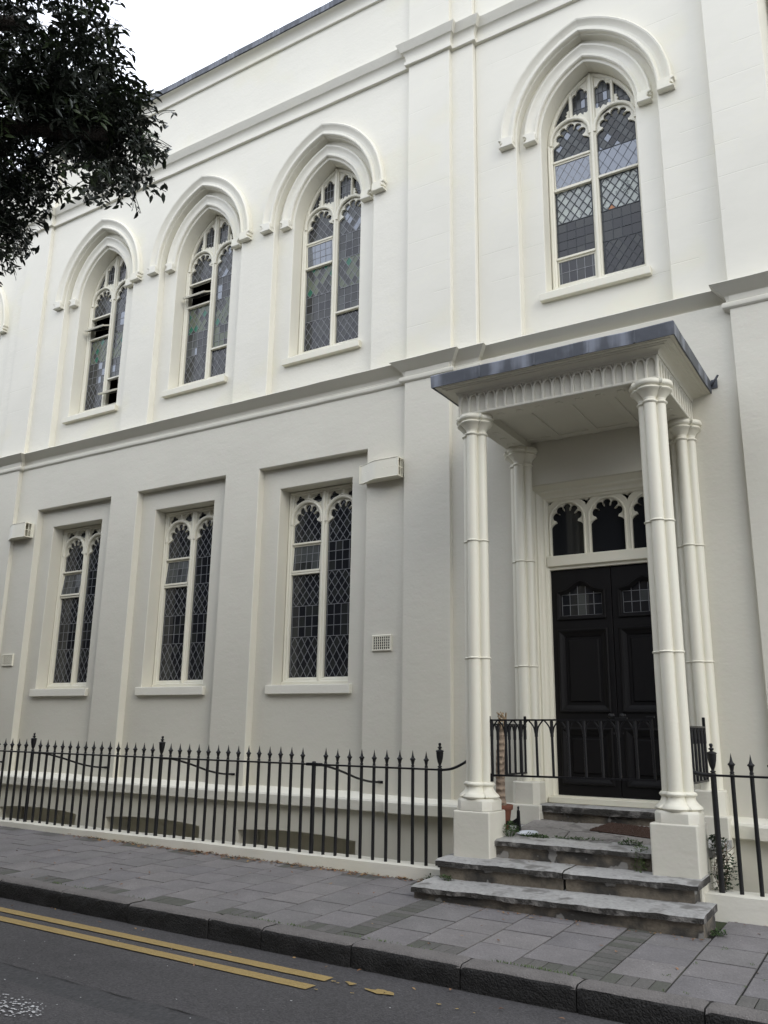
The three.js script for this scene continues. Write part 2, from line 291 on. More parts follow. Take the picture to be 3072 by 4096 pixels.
const midProf = [[-0.06, 5.88], [0, 5.895], [0.035, 5.905], ...[...Array(7)].map((_, i) => { const a = -Math.PI / 2 + i / 6 * Math.PI; return [0.035 + 0.042 * Math.cos(a), 5.955 + 0.045 * Math.sin(a)]; }), [0.03, 6.004], ...cav(0.03, 6.006, 0.062, 6.082), [0.066, 6.086], [0.172, 6.186], [0.165, 6.198], [-0.06, 6.235]];
part('string_course', [wobbleY(sweep(dense(PL(0, 0.07, -0.08, 0)), midProf, { crease: 0.5 }), 0.005)], M.stone, chapel);
const upProf = [[-0.06, 10.915], [0.045, 10.915], [0.05, 10.92], [0.05, 10.975], [0.035, 10.99], ...cav(0.035, 11.0, 0.092, 11.12), [0.095, 11.125], [0.148, 11.238], [0.138, 11.246], [-0.06, 11.30]];
part('string_course', [wobbleY(sweep(dense(PL(0, 0.07, -0.08, 0)), upProf, { crease: 0.5 }), 0.006)], M.cream, chapel);
const topProf = [[-0.06, 12.44], [0.035, 12.44], [0.04, 12.445], [0.04, 12.50], ...cav(0.03, 12.51, 0.125, 12.635), [0.13, 12.64], [-0.06, 12.66]];
part('cornice', [wobbleY(sweep(dense(PL(0, 0.07, -0.08, 0)), topProf, { crease: 0.5 }), 0.004)], M.cream, chapel);
part('lead_coping', [wobbleY(sweep(dense(PL(0, 0.07, -0.08, 0)), [[-0.05, 12.655], [0.143, 12.645], [0.148, 12.65], [0.148, 12.76], [0.14, 12.77], [-0.05, 12.80]], { crease: 0.5 }), 0.006),
  ...[-12.4, -10.6, -8.9, -7.9, -6.3].map((x) => rbx(x - 0.012, x + 0.012, 12.64, 12.775, 0.1, 0.153, 0.004))], M.lead, chapel);
{ // plinth band at the foot of the wall
  const bp = [[-22, 0.05], [-14.07, 0.05], [-14.07, 0.115], [-13.41, 0.115], [-13.41, 0.05], [-5.325, 0.05], [-5.325, 0.115], [-4.665, 0.115], [-4.665, 0.05], [-1.272, 0.05], [-1.272, 0.115], [-0.68, 0.115], [-0.68, -0.5]];
  part('plinth_band', [wobbleY(sweep(dense(bp), [[-0.2, 0.53], [0.13, 0.535], [0.145, 0.545], [0.152, 0.655], [0.14, 0.678], [0, 0.722], [-0.2, 0.74]], { crease: 0.5 }), 0.004)], M.cream, chapel);
}

// ---------------------------------------------------------------- windows
let paneBudget = 298;
function clipRect(p, x0, x1, y0, y1) {
  const cut = (q, f) => { const o = []; for (let i = 0; i < q.length; i++) { const a = q[i], b = q[(i + 1) % q.length], fa = f(a), fb = f(b); if (fa >= 0) o.push(a); if (fa * fb < 0) { const t = fa / (fa - fb); o.push([lerp(a[0], b[0], t), lerp(a[1], b[1], t)]); } } return o; };
  let q = cut(p, (a) => a[0] - x0); q = q.length ? cut(q, (a) => x1 - a[0]) : q; q = q.length ? cut(q, (a) => a[1] - y0) : q; q = q.length ? cut(q, (a) => y1 - a[1]) : q;
  let A = 0; for (let i = 0; i < q.length; i++) { const a = q[i], b = q[(i + 1) % q.length]; A += a[0] * b[1] - a[1] * b[0]; } return A > 8e-5 ? q : null;
}
function quarries(x0, x1, y0, y1, type) {               // the pane outlines of one leaded panel
  const bw = 0.030, out = [];
  if (type !== 'plain' && x1 - x0 > 0.3) {                                      // border strips
    const n = Math.max(1, Math.round((y1 - y0) / 0.13));
    for (let k = 0; k < n; k++) { const a = lerp(y0, y1, k / n), b = lerp(y0, y1, (k + 1) / n); out.push({ p: rect(x0, x0 + bw, a, b), edge: 1 }, { p: rect(x1 - bw, x1, a, b), edge: 1 }); }
    x0 += bw; x1 -= bw;
  }
  if (type === 'square' || type === 'square4') {
    const nx = 4, ny = Math.max(2, Math.round((y1 - y0) / 0.135));
    for (let j = 0; j < ny; j++) for (let i = 0; i < nx; i++) out.push({ p: rect(lerp(x0, x1, i / nx), lerp(x0, x1, (i + 1) / nx), lerp(y0, y1, j / ny), lerp(y0, y1, (j + 1) / ny)) });
  } else {
    const w = (x1 - x0) / 4, n = Math.max(1, Math.round((y1 - y0) / 0.165)), h = (y1 - y0) / n;
    for (let j = -1; j <= 2 * n; j++) for (let i = -1; i <= 4; i++) {
      const cx = x0 + (i + (j & 1 ? 1 : 0.5)) * w, cy = y0 + (j + 1) * h / 2;
      const q = clipRect([[cx - w / 2, cy], [cx, cy - h / 2], [cx + w / 2, cy], [cx, cy + h / 2]], x0, x1, y0, y1); if (q) out.push({ p: q });
    }
  }
  return out;
}
function paneGeo(p, z, t = 0.004, tilt = 0.014) {        // one pane, a thin prism, very slightly out of true
  let cx = 0, cy = 0; for (const q of p) { cx += q[0] / p.length; cy += q[1] / p.length; }
  const tx = rr(-tilt, tilt), ty = rr(-tilt, tilt), Z = (q, f) => z + (f ? t : 0) + (q[0] - cx) * tx + (q[1] - cy) * ty, v = [], n = p.length;
  for (let i = 1; i < n - 1; i++) for (const q of [p[0], p[i], p[i + 1]]) v.push(q[0], q[1], Z(q, 1));
  for (let i = 0; i < n; i++) { const a = p[i], b = p[(i + 1) % n]; v.push(a[0], a[1], Z(a, 0), b[0], b[1], Z(b, 0), b[0], b[1], Z(b, 1), a[0], a[1], Z(a, 0), b[0], b[1], Z(b, 1), a[0], a[1], Z(a, 1)); }
  const g = new THREE.BufferGeometry(); g.setAttribute('position', new THREE.BufferAttribute(new Float32Array(v), 3)); g.computeVertexNormals(); return g;
}
function cameGeos(list, z, w = 0.0075) {
  const seen = new Set(), out = [], K = (a) => Math.round(a[0] * 500) + ',' + Math.round(a[1] * 500);
  for (const { p } of list) for (let i = 0; i < p.length; i++) {
    const a = p[i], b = p[(i + 1) % p.length], k = [K(a), K(b)].sort().join('|'); if (seen.has(k)) continue; seen.add(k);
    const l = Math.hypot(b[0] - a[0], b[1] - a[1]); if (l < 0.006) continue;
    const g = new THREE.BoxGeometry(l + 0.003, w, w); g.rotateZ(Math.atan2(b[1] - a[1], b[0] - a[0])); g.translate((a[0] + b[0]) / 2, (a[1] + b[1]) / 2, z + rr(-0.0012, 0.0012)); out.push(g);
  }
  return out;
}
// panels: { x0,x1,y0,y1,type, mats: fn(i, pane) }
function glaze(win, panels, z, single, came = M.came) {
  const rest = new Map(), cames = [];
  for (const P of panels) {
    const q = quarries(P.x0, P.x1, P.y0, P.y1, P.type); cames.push(...cameGeos(q, z + 0.005, P.cw || 0.0075));
    q.forEach((o, i) => { const m = P.pick(o, i), g = paneGeo(o.p, z, 0.004, P.tilt ?? 0.014);
      if (single && paneBudget > 0 && !o.edge) { paneBudget--; part('pane', g, m, win, { keepUV: false, ox: rnd() * 3, oy: rnd() * 3 }); }
      else { if (!rest.has(m)) rest.set(m, []); rest.get(m).push(g); } });
  }
  for (const [m, gs] of rest) part('leaded_panes', gs, m, win, { stuff: true });
  part('lead_cames', cames, came, win, { stuff: true });
}
const pickBy = (list) => (o) => { if (o.edge) return list[0]; let r = rnd(); for (const [m, w] of list[1]) { if ((r -= w) < 0) return m; } return list[1][0][0]; };

// cusped head of one light: five round foils with sharp cusps between them
function foils(cx, ys, w, s = 1) {
  const rho = 0.156 * s, rf = 0.0575 * s, ang = [165, 127.5, 90, 52.5, 15].map((a) => a * D2R), pts = [];
  const C = ang.map((a) => [cx + rho * Math.cos(a), ys + rho * Math.sin(a) + 0.01]);
  for (let i = 0; i <= 6; i++) { const t = i / 6, u = 1 - t; pts.push([cx - w * u * u - 2 * w * u * t + (-w + 0.092 * s) * t * t, ys - 0.15 * s * u * u - 0.06 * s * 2 * u * t - 0.032 * s * t * t]); }
  const inner = rho * Math.cos(18.75 * D2R) - Math.sqrt(rf * rf - (rho * Math.sin(18.75 * D2R)) ** 2);
  for (let i = 0; i < 5; i++) {
    const c = C[i], cusp = (k) => { const a = (ang[k] + ang[k + 1]) / 2; return [cx + inner * Math.cos(a), ys + inner * Math.sin(a) + 0.01]; };
    let a0 = i ? Math.atan2(cusp(i - 1)[1] - c[1], cusp(i - 1)[0] - c[0]) : -100 * D2R, a1 = i < 4 ? Math.atan2(cusp(i)[1] - c[1], cusp(i)[0] - c[0]) : -80 * D2R;
    while (a1 > a0) a1 -= 2 * Math.PI; if (a0 - a1 < 1) a1 -= 2 * Math.PI; while (a0 - a1 > 2 * Math.PI) a1 += 2 * Math.PI;
    for (let k = 0; k <= 10; k++) { const a = lerp(a0, a1, k / 10); pts.push([c[0] + rf * Math.cos(a), c[1] + rf * Math.sin(a)]); }
  }
  for (let i = 6; i >= 0; i--) { const q = pts[i]; pts.push([2 * cx - q[0], q[1]]); }
  return pts;                                            // from the left jamb to the right jamb
}
const roundHead = (cx, ys, r, n = 16) => [...Array(n + 1)].map((_, i) => { const a = Math.PI * (1 - i / n); return [cx + r * Math.cos(a), ys + r * Math.sin(a)]; });
function cuspPlate(cx, ys, r, s, z0, z1, ysF = ys) {
  const o = roundHead(cx, ys, r), f = foils(cx, ysF, r, s).reverse();
  return slab([[cx - r, ysF - 0.15 * s], ...o, [cx + r, ysF - 0.15 * s], ...f.slice(1, -1)], [], z0, z1);
}
const roll = (r, n = 6) => [...Array(n + 1)].map((_, i) => { const a = Math.PI * i / n; return [-r * Math.cos(a), r * Math.sin(a)]; });
function clover(cx, cy, r, k, rot = 0, n = 28) { return [...Array(n)].map((_, i) => { const a = i / n * 2 * Math.PI; const R = r * (0.62 + 0.38 * Math.abs(Math.cos(k * (a + rot) / 2))); return [cx + R * Math.cos(a), cy + R * Math.sin(a)]; }); }

function stop(x, y, dir, z, w = 0.20) {                  // moulded end of a hood: slab, hollow neck, slab
  const s = [[0, 0.02], [0.012, 0.052], [w - 0.03, 0.064], [w, 0.05], [w - 0.005, 0.028], [w - 0.045, 0.012], [w - 0.06, -0.03], [w - 0.035, -0.058], [w - 0.012, -0.06], [w - 0.012, -0.085], [0, -0.085]].map(([a, b]) => [x + dir * a, y + b]);
  return slab(dir > 0 ? s.reverse() : s, [], z, z + 0.095, 0.008);
}
function hood(R, z, prof, drop, ends) {
  const a = archPts(0, R); const path = [[a[0][0], YS - drop], ...a, [a[a.length - 1][0], YS - drop]];
  const gs = [sweep(path, prof.map(([o, h]) => [o, h + z]), { map: XY, crease: 0.45 })];
  const jag = gs[0].attributes.position; for (let i = 0; i < jag.count; i++) { const x = jag.getX(i), y = jag.getY(i); jag.setX(i, x + 0.006 * perlin.noise(x * 5, y * 5, 1)); jag.setY(i, y + 0.006 * perlin.noise(x * 5, y * 5, 8)); }
  for (const d of [-1, 1]) gs.push(stop(d * (R - OFF + 0.005), YS - drop + 0.02, d, z, ends));
  return gs;
}
function hopper(win, x0, x1, y0, y1, z, ang, type, pick) {        // a small casement that tips about its middle
  const w = (x1 - x0) / 2, h = (y1 - y0) / 2, mx = new THREE.Matrix4().makeTranslation((x0 + x1) / 2, (y0 + y1) / 2, z).multiply(new THREE.Matrix4().makeRotationX(ang));
  const put = (g) => { g.applyMatrix4(mx); return g; };
  part('casement_frame', [rbx(-w, w, h - 0.028, h, -0.012, 0.016, 0.004), rbx(-w, w, -h, -h + 0.03, -0.012, 0.02, 0.004), bx(-w, -w + 0.016, -h + 0.03, h - 0.028, -0.012, 0.012), bx(w - 0.016, w, -h + 0.03, h - 0.028, -0.012, 0.012)].map(put), M.creamSmooth, win);
  const q = quarries(-w + 0.016, w - 0.016, -h + 0.03, h - 0.028, type), m = new Map();
  q.forEach((o) => { const mm = pick(o); if (!m.has(mm)) m.set(mm, []); m.get(mm).push(put(paneGeo(o.p, 0, 0.004, 0.006))); });
  for (const [mm, gs] of m) part('casement_panes', gs, mm, win, { stuff: true });
  part('casement_cames', cameGeos(q, 0.005, 0.0065).map(put), M.came, win, { stuff: true });
}

// a two light pointed window, local origin on the wall face at the bay's centre line
function archedWindow(cx, zp, label, { left, right, hops = [], bars = [], single = false, seedv = 1, came }) {
  seed = 1000 + seedv; const w = sub('arched_window', chapel, [cx, 0, zp], label);
  part('hood_mould', hood(1.325, 0, [[0, -0.03], [0, 0.05], [0.012, 0.066], [0.03, 0.066], [0.042, 0.05], [0.05, 0.036], [0.085, 0.034], [0.12, 0.05], [0.15, 0.085], [0.17, 0.092], [0.19, 0.07], [0.195, -0.03]], 0.03, 0.21), M.cream, w);
  part('inner_hood', hood(1.05, -0.12, [[0, -0.03], [0, 0.035], [0.012, 0.05], [0.028, 0.05], [0.04, 0.036], [0.06, 0.024], [0.09, 0.026], [0.12, 0.04], [0.145, 0.068], [0.165, 0.072], [0.18, 0.05], [0.185, -0.03]], 0.0, 0.185), M.cream, w);
  part('sill', [rbx(-0.69, 0.69, 6.72, 6.82, -0.15, -0.045, 0.008), slab([[-0.30, 6.80], [-0.40, 6.83], [-0.40, 7.045], [-0.32, 6.99], [-0.055, 6.818]].map(([a, b]) => [-a, b]), [], -0.62, 0.62).rotateY(Math.PI / 2).translate(0, 0, 0)], M.creamSmooth, w);
  // stone tracery
  const zf = -0.345, zb = -0.43, L = 0.30, hw = 0.255, ys = 9.165, outer = archHole(0, RI - 0.002, 6.95), holes = [];
  for (const d of [-1, 1]) {
    holes.push([[d * L - hw, 7.03], ...roundHead(d * L, ys, hw), [d * L + hw, 7.03]]);
    const ring = (x) => ys + Math.sqrt(Math.max(0, (hw + 0.042) ** 2 - (Math.abs(x) - L) ** 2)), ar = (x) => YS + Math.sqrt(Math.max(0, (RI - 0.058) ** 2 - (Math.abs(x) + OFF) ** 2));
    const a = [], b = []; for (let i = 0; i <= 8; i++) { const x = lerp(0.048, 0.262, i / 8); a.push([d * x, ring(x) + 0.004]); }
    holes.push([...a, [d * 0.262, ar(0.262)], [d * 0.16, ar(0.16)], [d * 0.048, ar(0.048)]]);
    for (let i = 0; i <= 8; i++) { const x = lerp(0.304, 0.515, i / 8); b.push([d * x, ring(x) + 0.004]); }
    for (let i = 8; i >= 0; i--) { const x = lerp(0.304, 0.515, i / 8); b.push([d * x, Math.max(ar(x), ring(x) + 0.012)]); }
    holes.push(b);
  }
  const fix = (h) => { let A = 0; for (let i = 0; i < h.length; i++) { const p = h[i], q = h[(i + 1) % h.length]; A += p[0] * q[1] - p[1] * q[0]; } return A > 0 ? [...h].reverse() : h; };
  const trac = [slab(outer, holes.map(fix), zb, zf, 0.016)];
  for (const d of [-1, 1]) {
    trac.push(cuspPlate(d * L, ys, hw + 0.012, 1, zb + 0.015, zf - 0.025));
    trac.push(sweep([[d * L - hw - 0.015, ys - 0.05], ...roundHead(d * L, ys, hw + 0.015), [d * L + hw + 0.015, ys - 0.05]], roll(0.024).map(([o, h]) => [o, h + zf - 0.004]), { map: XY, crease: 0.9 }));
    // cusps of the small upper lights
    const t = (x, y) => [d * x, y];
    const fo = [t(0.048, 9.80), t(0.075, 9.815), t(0.088, 9.80), t(0.098, 9.84), t(0.125, 9.875), t(0.16, 9.885), t(0.195, 9.855), t(0.21, 9.80), t(0.225, 9.815), t(0.262, 9.78), t(0.262, 9.90), t(0.16, 9.97), t(0.048, 10.0)];
    trac.push(slab(d > 0 ? fo.reverse() : fo, [], zb + 0.015, zf - 0.025, 0.004));
    const lo = [t(0.048, 9.30), t(0.048, 9.50), t(0.07, 9.475), t(0.105, 9.49), t(0.115, 9.455), t(0.155, 9.505), t(0.2, 9.475), t(0.215, 9.51), t(0.262, 9.49), t(0.262, 9.40)];
    trac.push(slab(d > 0 ? lo.reverse() : lo, [], zb + 0.015, zf - 0.025, 0.004));
    const so = [t(0.304, 9.44), t(0.304, 9.60), t(0.345, 9.585), t(0.335, 9.55), t(0.36, 9.53), t(0.34, 9.50), t(0.38, 9.47), t(0.40, 9.43)];
    trac.push(slab(d > 0 ? so.reverse() : so, [], zb + 0.015, zf - 0.025, 0.003));
  }
  part('tracery', trac, M.creamSmooth, w);
  for (const d of [-1, 1]) part('jamb_mould', [sweep([[d * 0.598, 6.98], [d * 0.598, 9.12]], roll(0.02).map(([o, h]) => [o, h + zf]), { map: XY, crease: 0.9 })], M.creamSmooth, w);
  part('mullion', [sweep([[0, 6.99], [0, 10.02]], roll(0.026).map(([o, h]) => [o, h + zf - 0.002]), { map: XY, crease: 0.9 })], M.creamSmooth, w);
  for (const [d, y] of bars) part('transom', [rbx(d * L - hw + 0.001, d * L + hw - 0.001, y - 0.016, y + 0.016, zb + 0.012, zf - 0.006, 0.005)], M.creamSmooth, w);
  const pan = []; for (const [d, list] of [[-1, left], [1, right]]) for (const [y0, y1, type, pick, cw, tilt] of list) pan.push({ x0: d * L - hw - 0.01, x1: d * L + hw + 0.01, y0, y1, type, pick, cw, tilt });
  const topM = left[left.length - 1][3];
  pan.push({ x0: -0.27, x1: -0.03, y0: 9.44, y1: 10.0, type: 'square', pick: topM }, { x0: 0.03, x1: 0.27, y0: 9.44, y1: 10.0, type: 'square', pick: topM }, { x0: -0.55, x1: -0.28, y0: 9.42, y1: 9.8, type: 'square', pick: topM }, { x0: 0.28, x1: 0.55, y0: 9.42, y1: 9.8, type: 'square', pick: topM });
  glaze(w, pan, -0.405, single, came);
  for (const [d, y0, y1, ang, type, pick] of hops) hopper(w, d * L - hw + 0.004, d * L + hw - 0.004, y0, y1, -0.395, ang, type, pick);
  return w;
}
const dimA = pickBy([M.glassSmoke, [[M.glassDim, 0.55], [M.glassClear, 0.25], [M.glassSmoke, 0.2]]]);
const skyA = pickBy([M.glassDim, [[M.glassSmoke, 0.42], [M.glassDim, 0.34], [M.glassPlate, 0.16], [M.glassClear, 0.08]]]);
const olive = pickBy([M.glassSmoke, [[M.glassOlive, 0.62], [M.glassDim, 0.28], [M.glassGreen, 0.10]]]);
const darkA = pickBy([M.glassSmoke, [[M.glassClear, 0.5], [M.glassDim, 0.5]]]);
const pale = pickBy([M.glassSmoke, [[M.glassPale, 0.6], [M.glassPainted, 0.4]]]);
const paint = pickBy([M.glassSmoke, [[M.glassPainted, 0.66], [M.glassPale, 0.24], [M.glassOrange, 0.10]]]);
const smoke = pickBy([M.glassSmoke, [[M.glassSmoke, 0.8], [M.glassDim, 0.2]]]);
const plate = pickBy([M.glassPlate, [[M.glassPlate, 1]]]);
const B0 = 7.03, B1 = 7.53, B2 = 7.94, B3 = 8.44, B4 = 8.845, B5 = 9.46;
archedWindow(WC[0], 0, 'farthest left full arched window, with both its small casements tipped open', { seedv: 1,
  left: [[B0, B1, 'diamond', dimA], [B1, B2, 'square', skyA], [B2, B3 - 0.02, 'diamond', olive], [B4 + 0.02, B5, 'diamond', dimA]], right: [[B1 + 0.01, B2, 'square', skyA], [B2, B3, 'diamond', olive], [B3, B4, 'square', skyA], [B4, B5, 'diamond', skyA]],
  hops: [[-1, B3, B4, -1.13, 'square', smoke], [1, B0 + 0.01, B1 - 0.02, -1.13, 'diamond', smoke]], bars: [[-1, B3 - 0.01], [-1, B4 + 0.012], [1, B1]] });
archedWindow(WC[1], 0, 'arched window with one upper casement tipped open', { seedv: 2,
  left: [[B0, B1, 'diamond', dimA], [B1, B2, 'square', skyA], [B2, B3 - 0.02, 'diamond', olive], [B4 + 0.02, B5, 'diamond', dimA]], right: [[B0, B1 - 0.01, 'diamond', darkA], [B1 + 0.01, B2, 'square', olive], [B2, B3, 'diamond', olive], [B3, B4, 'square', skyA], [B4, B5, 'diamond', skyA]],
  hops: [[-1, B3, B4, -1.08, 'square', smoke]], bars: [[-1, B3 - 0.01], [-1, B4 + 0.012], [1, B1]] });
archedWindow(WC[2], 0, 'arched window with green diamond panes and closed casements', { seedv: 3, single: true,
  left: [[B0, B1, 'diamond', darkA], [B1, B2, 'square', dimA], [B2, B3 - 0.02, 'diamond', olive], [B4 + 0.02, B5, 'diamond', dimA]], right: [[B0, B1 - 0.01, 'diamond', darkA], [B1 + 0.01, B2, 'square', dimA], [B2, B3, 'diamond', olive], [B3, B4, 'square', dimA], [B4, B5, 'diamond', skyA]],
  hops: [[-1, B3 + 0.005, B4, 0.07, 'square', plate]], bars: [[-1, B3 - 0.012], [-1, B4 + 0.012], [1, B1]] });
archedWindow(W4, -0.08, 'large arched window over the porch with pale painted panes', { seedv: 4, single: true, came: M.cameBacklit,
  left: [[B0 + 0.40, B2, 'square', darkA], [B2, B3 - 0.02, 'diamond', pale, 0.011], [B4 + 0.02, B5, 'diamond', skyA, 0.010]], right: [[B0, B1 - 0.02, 'diamond', darkA, 0.010], [B1 - 0.02, B2, 'square', darkA], [B2, B3 - 0.02, 'diamond', paint, 0.011], [B3 + 0.01, B4, 'plain', plate, 0.005, 0.001], [B4, B5, 'diamond', skyA, 0.010]],
  hops: [[-1, B0 + 0.005, B0 + 0.375, 0.03, 'square', darkA], [-1, B3 + 0.005, B4, 0.05, 'plain', plate]], bars: [[-1, B3 - 0.012], [-1, B4 + 0.012], [-1, B0 + 0.388], [1, B3 - 0.005]] });
archedWindow(W0, -0.08, 'arched window cut off by the left edge of the picture', { seedv: 5, left: [[B0, B3, 'diamond', dimA], [B3, B5, 'diamond', dimA]], right: [[B0, B3, 'diamond', dimA], [B3, B5, 'diamond', dimA]] });

// square headed windows of the ground floor
function squareWindow(cx, label, { hopAng = 0.05, single = false, seedv }) {
  seed = 2000 + seedv; const w = sub('square_headed_window', chapel, [cx, 0, 0.045], label);
  const zf = -0.345, zb = -0.43, L = 0.30, hw = 0.25, ys = 4.365;
  part('sill', [rbx(-0.69, 0.69, 1.915, 2.035, -0.16, -0.06, 0.008), bx(-0.62, 0.62, 1.98, 2.03, -0.4, -0.155)], M.cream, w);
  part('sub_sill', [rbx(-0.62, 0.62, 2.03, 2.085, -0.42, -0.315, 0.005), slab([[0.315, 2.083], [0.40, 2.083], [0.40, 2.15]], [], -0.6, 0.6).rotateY(Math.PI / 2)], M.creamSmooth, w);
  const holes = [], sp = [];
  for (const d of [-1, 1]) {
    const c = d * L; holes.push([[c - hw, 2.13], ...roundHead(c, ys, hw), [c + hw, 2.13]].reverse());
    for (const e of [-1, 1]) {
      const ring = (x) => ys + Math.sqrt(Math.max(0, (hw + 0.045) ** 2 - x * x)), a = [];
      for (let i = 0; i <= 6; i++) { const x = lerp(0.03, hw - 0.004, i / 6); a.push([c + e * x, ring(x)]); }
      const h = [...a, [c + e * (hw - 0.004), 4.735], [c + e * 0.03, 4.735]]; holes.push(e > 0 ? h.reverse() : h);
      const x0 = 0.0, q = [[c + e * 0.025, 4.76], [c + e * 0.25, 4.76], [c + e * 0.25, 4.42], [c + e * 0.18, 4.5], [c + e * 0.09, 4.61], [c + e * 0.025, 4.63]];
      sp.push(slab(e > 0 ? [...q].reverse() : q, [clover(c + e * 0.155, 4.655, 0.082, 4, 0.2 * e)], zb + 0.015, zf - 0.03, 0.003));
    }
  }
  const trac = [slab(rect(-0.622, 0.622, 2.05, 4.80), holes, zb, zf, 0.014), ...sp];
  for (const d of [-1, 1]) {
    trac.push(cuspPlate(d * L, ys, hw + 0.012, 1, zb + 0.015, zf - 0.025));
    trac.push(sweep([[d * L - hw - 0.014, ys - 0.06], ...roundHead(d * L, ys, hw + 0.014), [d * L + hw + 0.014, ys - 0.06]], roll(0.025).map(([o, h]) => [o, h + zf - 0.004]), { map: XY, crease: 0.9 }));
  }
  part('tracery', trac, M.creamSmooth, w);
  part('frame_mould', [sweep([[-0.598, 2.09], [-0.598, 4.775], [0.598, 4.775], [0.598, 2.09]], roll(0.018).map(([o, h]) => [o, h + zf]), { map: XY, crease: 0.9 }), sweep([[-0.565, 2.09], [-0.565, 4.745], [0.565, 4.745], [0.565, 2.09]], roll(0.010).map(([o, h]) => [o, h + zf]), { map: XY, crease: 0.9 })], M.creamSmooth, w);
  part('mullion', [sweep([[0, 2.10], [0, 4.74]], roll(0.026).map(([o, h]) => [o, h + zf - 0.002]), { map: XY, crease: 0.9 })], M.creamSmooth, w);
  const a0 = 2.14, a1 = 2.70, a2 = 3.13, a3 = 3.60, a4 = 4.01, a5 = 4.64, p = [];
  const lo = pickBy([M.glassDim, [[M.glassClear, 0.62], [M.glassDim, 0.38]]]);
  for (const [y0, y1, t] of [[a0, a1, 'diamond'], [a1, a2, 'square'], [a2, a3 - 0.02, 'diamond'], [a4 + 0.02, a5, 'diamond']]) p.push({ x0: -L - hw - 0.01, x1: -L + hw + 0.01, y0, y1, type: t, pick: lo });
  for (const [y0, y1, t] of [[a0, a1, 'diamond'], [a1, a2, 'square'], [a2, a3, 'diamond'], [a3, a4, 'square'], [a4, a5, 'diamond']]) p.push({ x0: L - hw - 0.01, x1: L + hw + 0.01, y0, y1, type: t, pick: lo });
  p.push({ x0: -0.58, x1: 0.58, y0: a5, y1: 4.78, type: 'square', pick: lo });
  glaze(w, p, -0.405, single);
  for (const y of [a3 - 0.012, a4 + 0.012]) part('transom', [rbx(-L - hw + 0.001, -L + hw - 0.001, y - 0.014, y + 0.014, zb + 0.012, zf - 0.01, 0.005)], M.creamSmooth, w);
  hopper(w, -L - hw + 0.004, -L + hw - 0.004, a3 + 0.005, a4, -0.385, hopAng, 'square', pickBy([M.glassSmoke, [[M.glassSmoke, 0.7], [M.glassDim, 0.3]]]));
}
squareWindow(WC[2], 'square headed window beside the brick sized wall vent', { seedv: 3, single: true, hopAng: -0.06 });
squareWindow(WC[1], 'middle square headed window of the ground floor', { seedv: 2, hopAng: -0.10 });
squareWindow(WC[0], 'leftmost square headed window of the ground floor', { seedv: 1, hopAng: -0.13 });

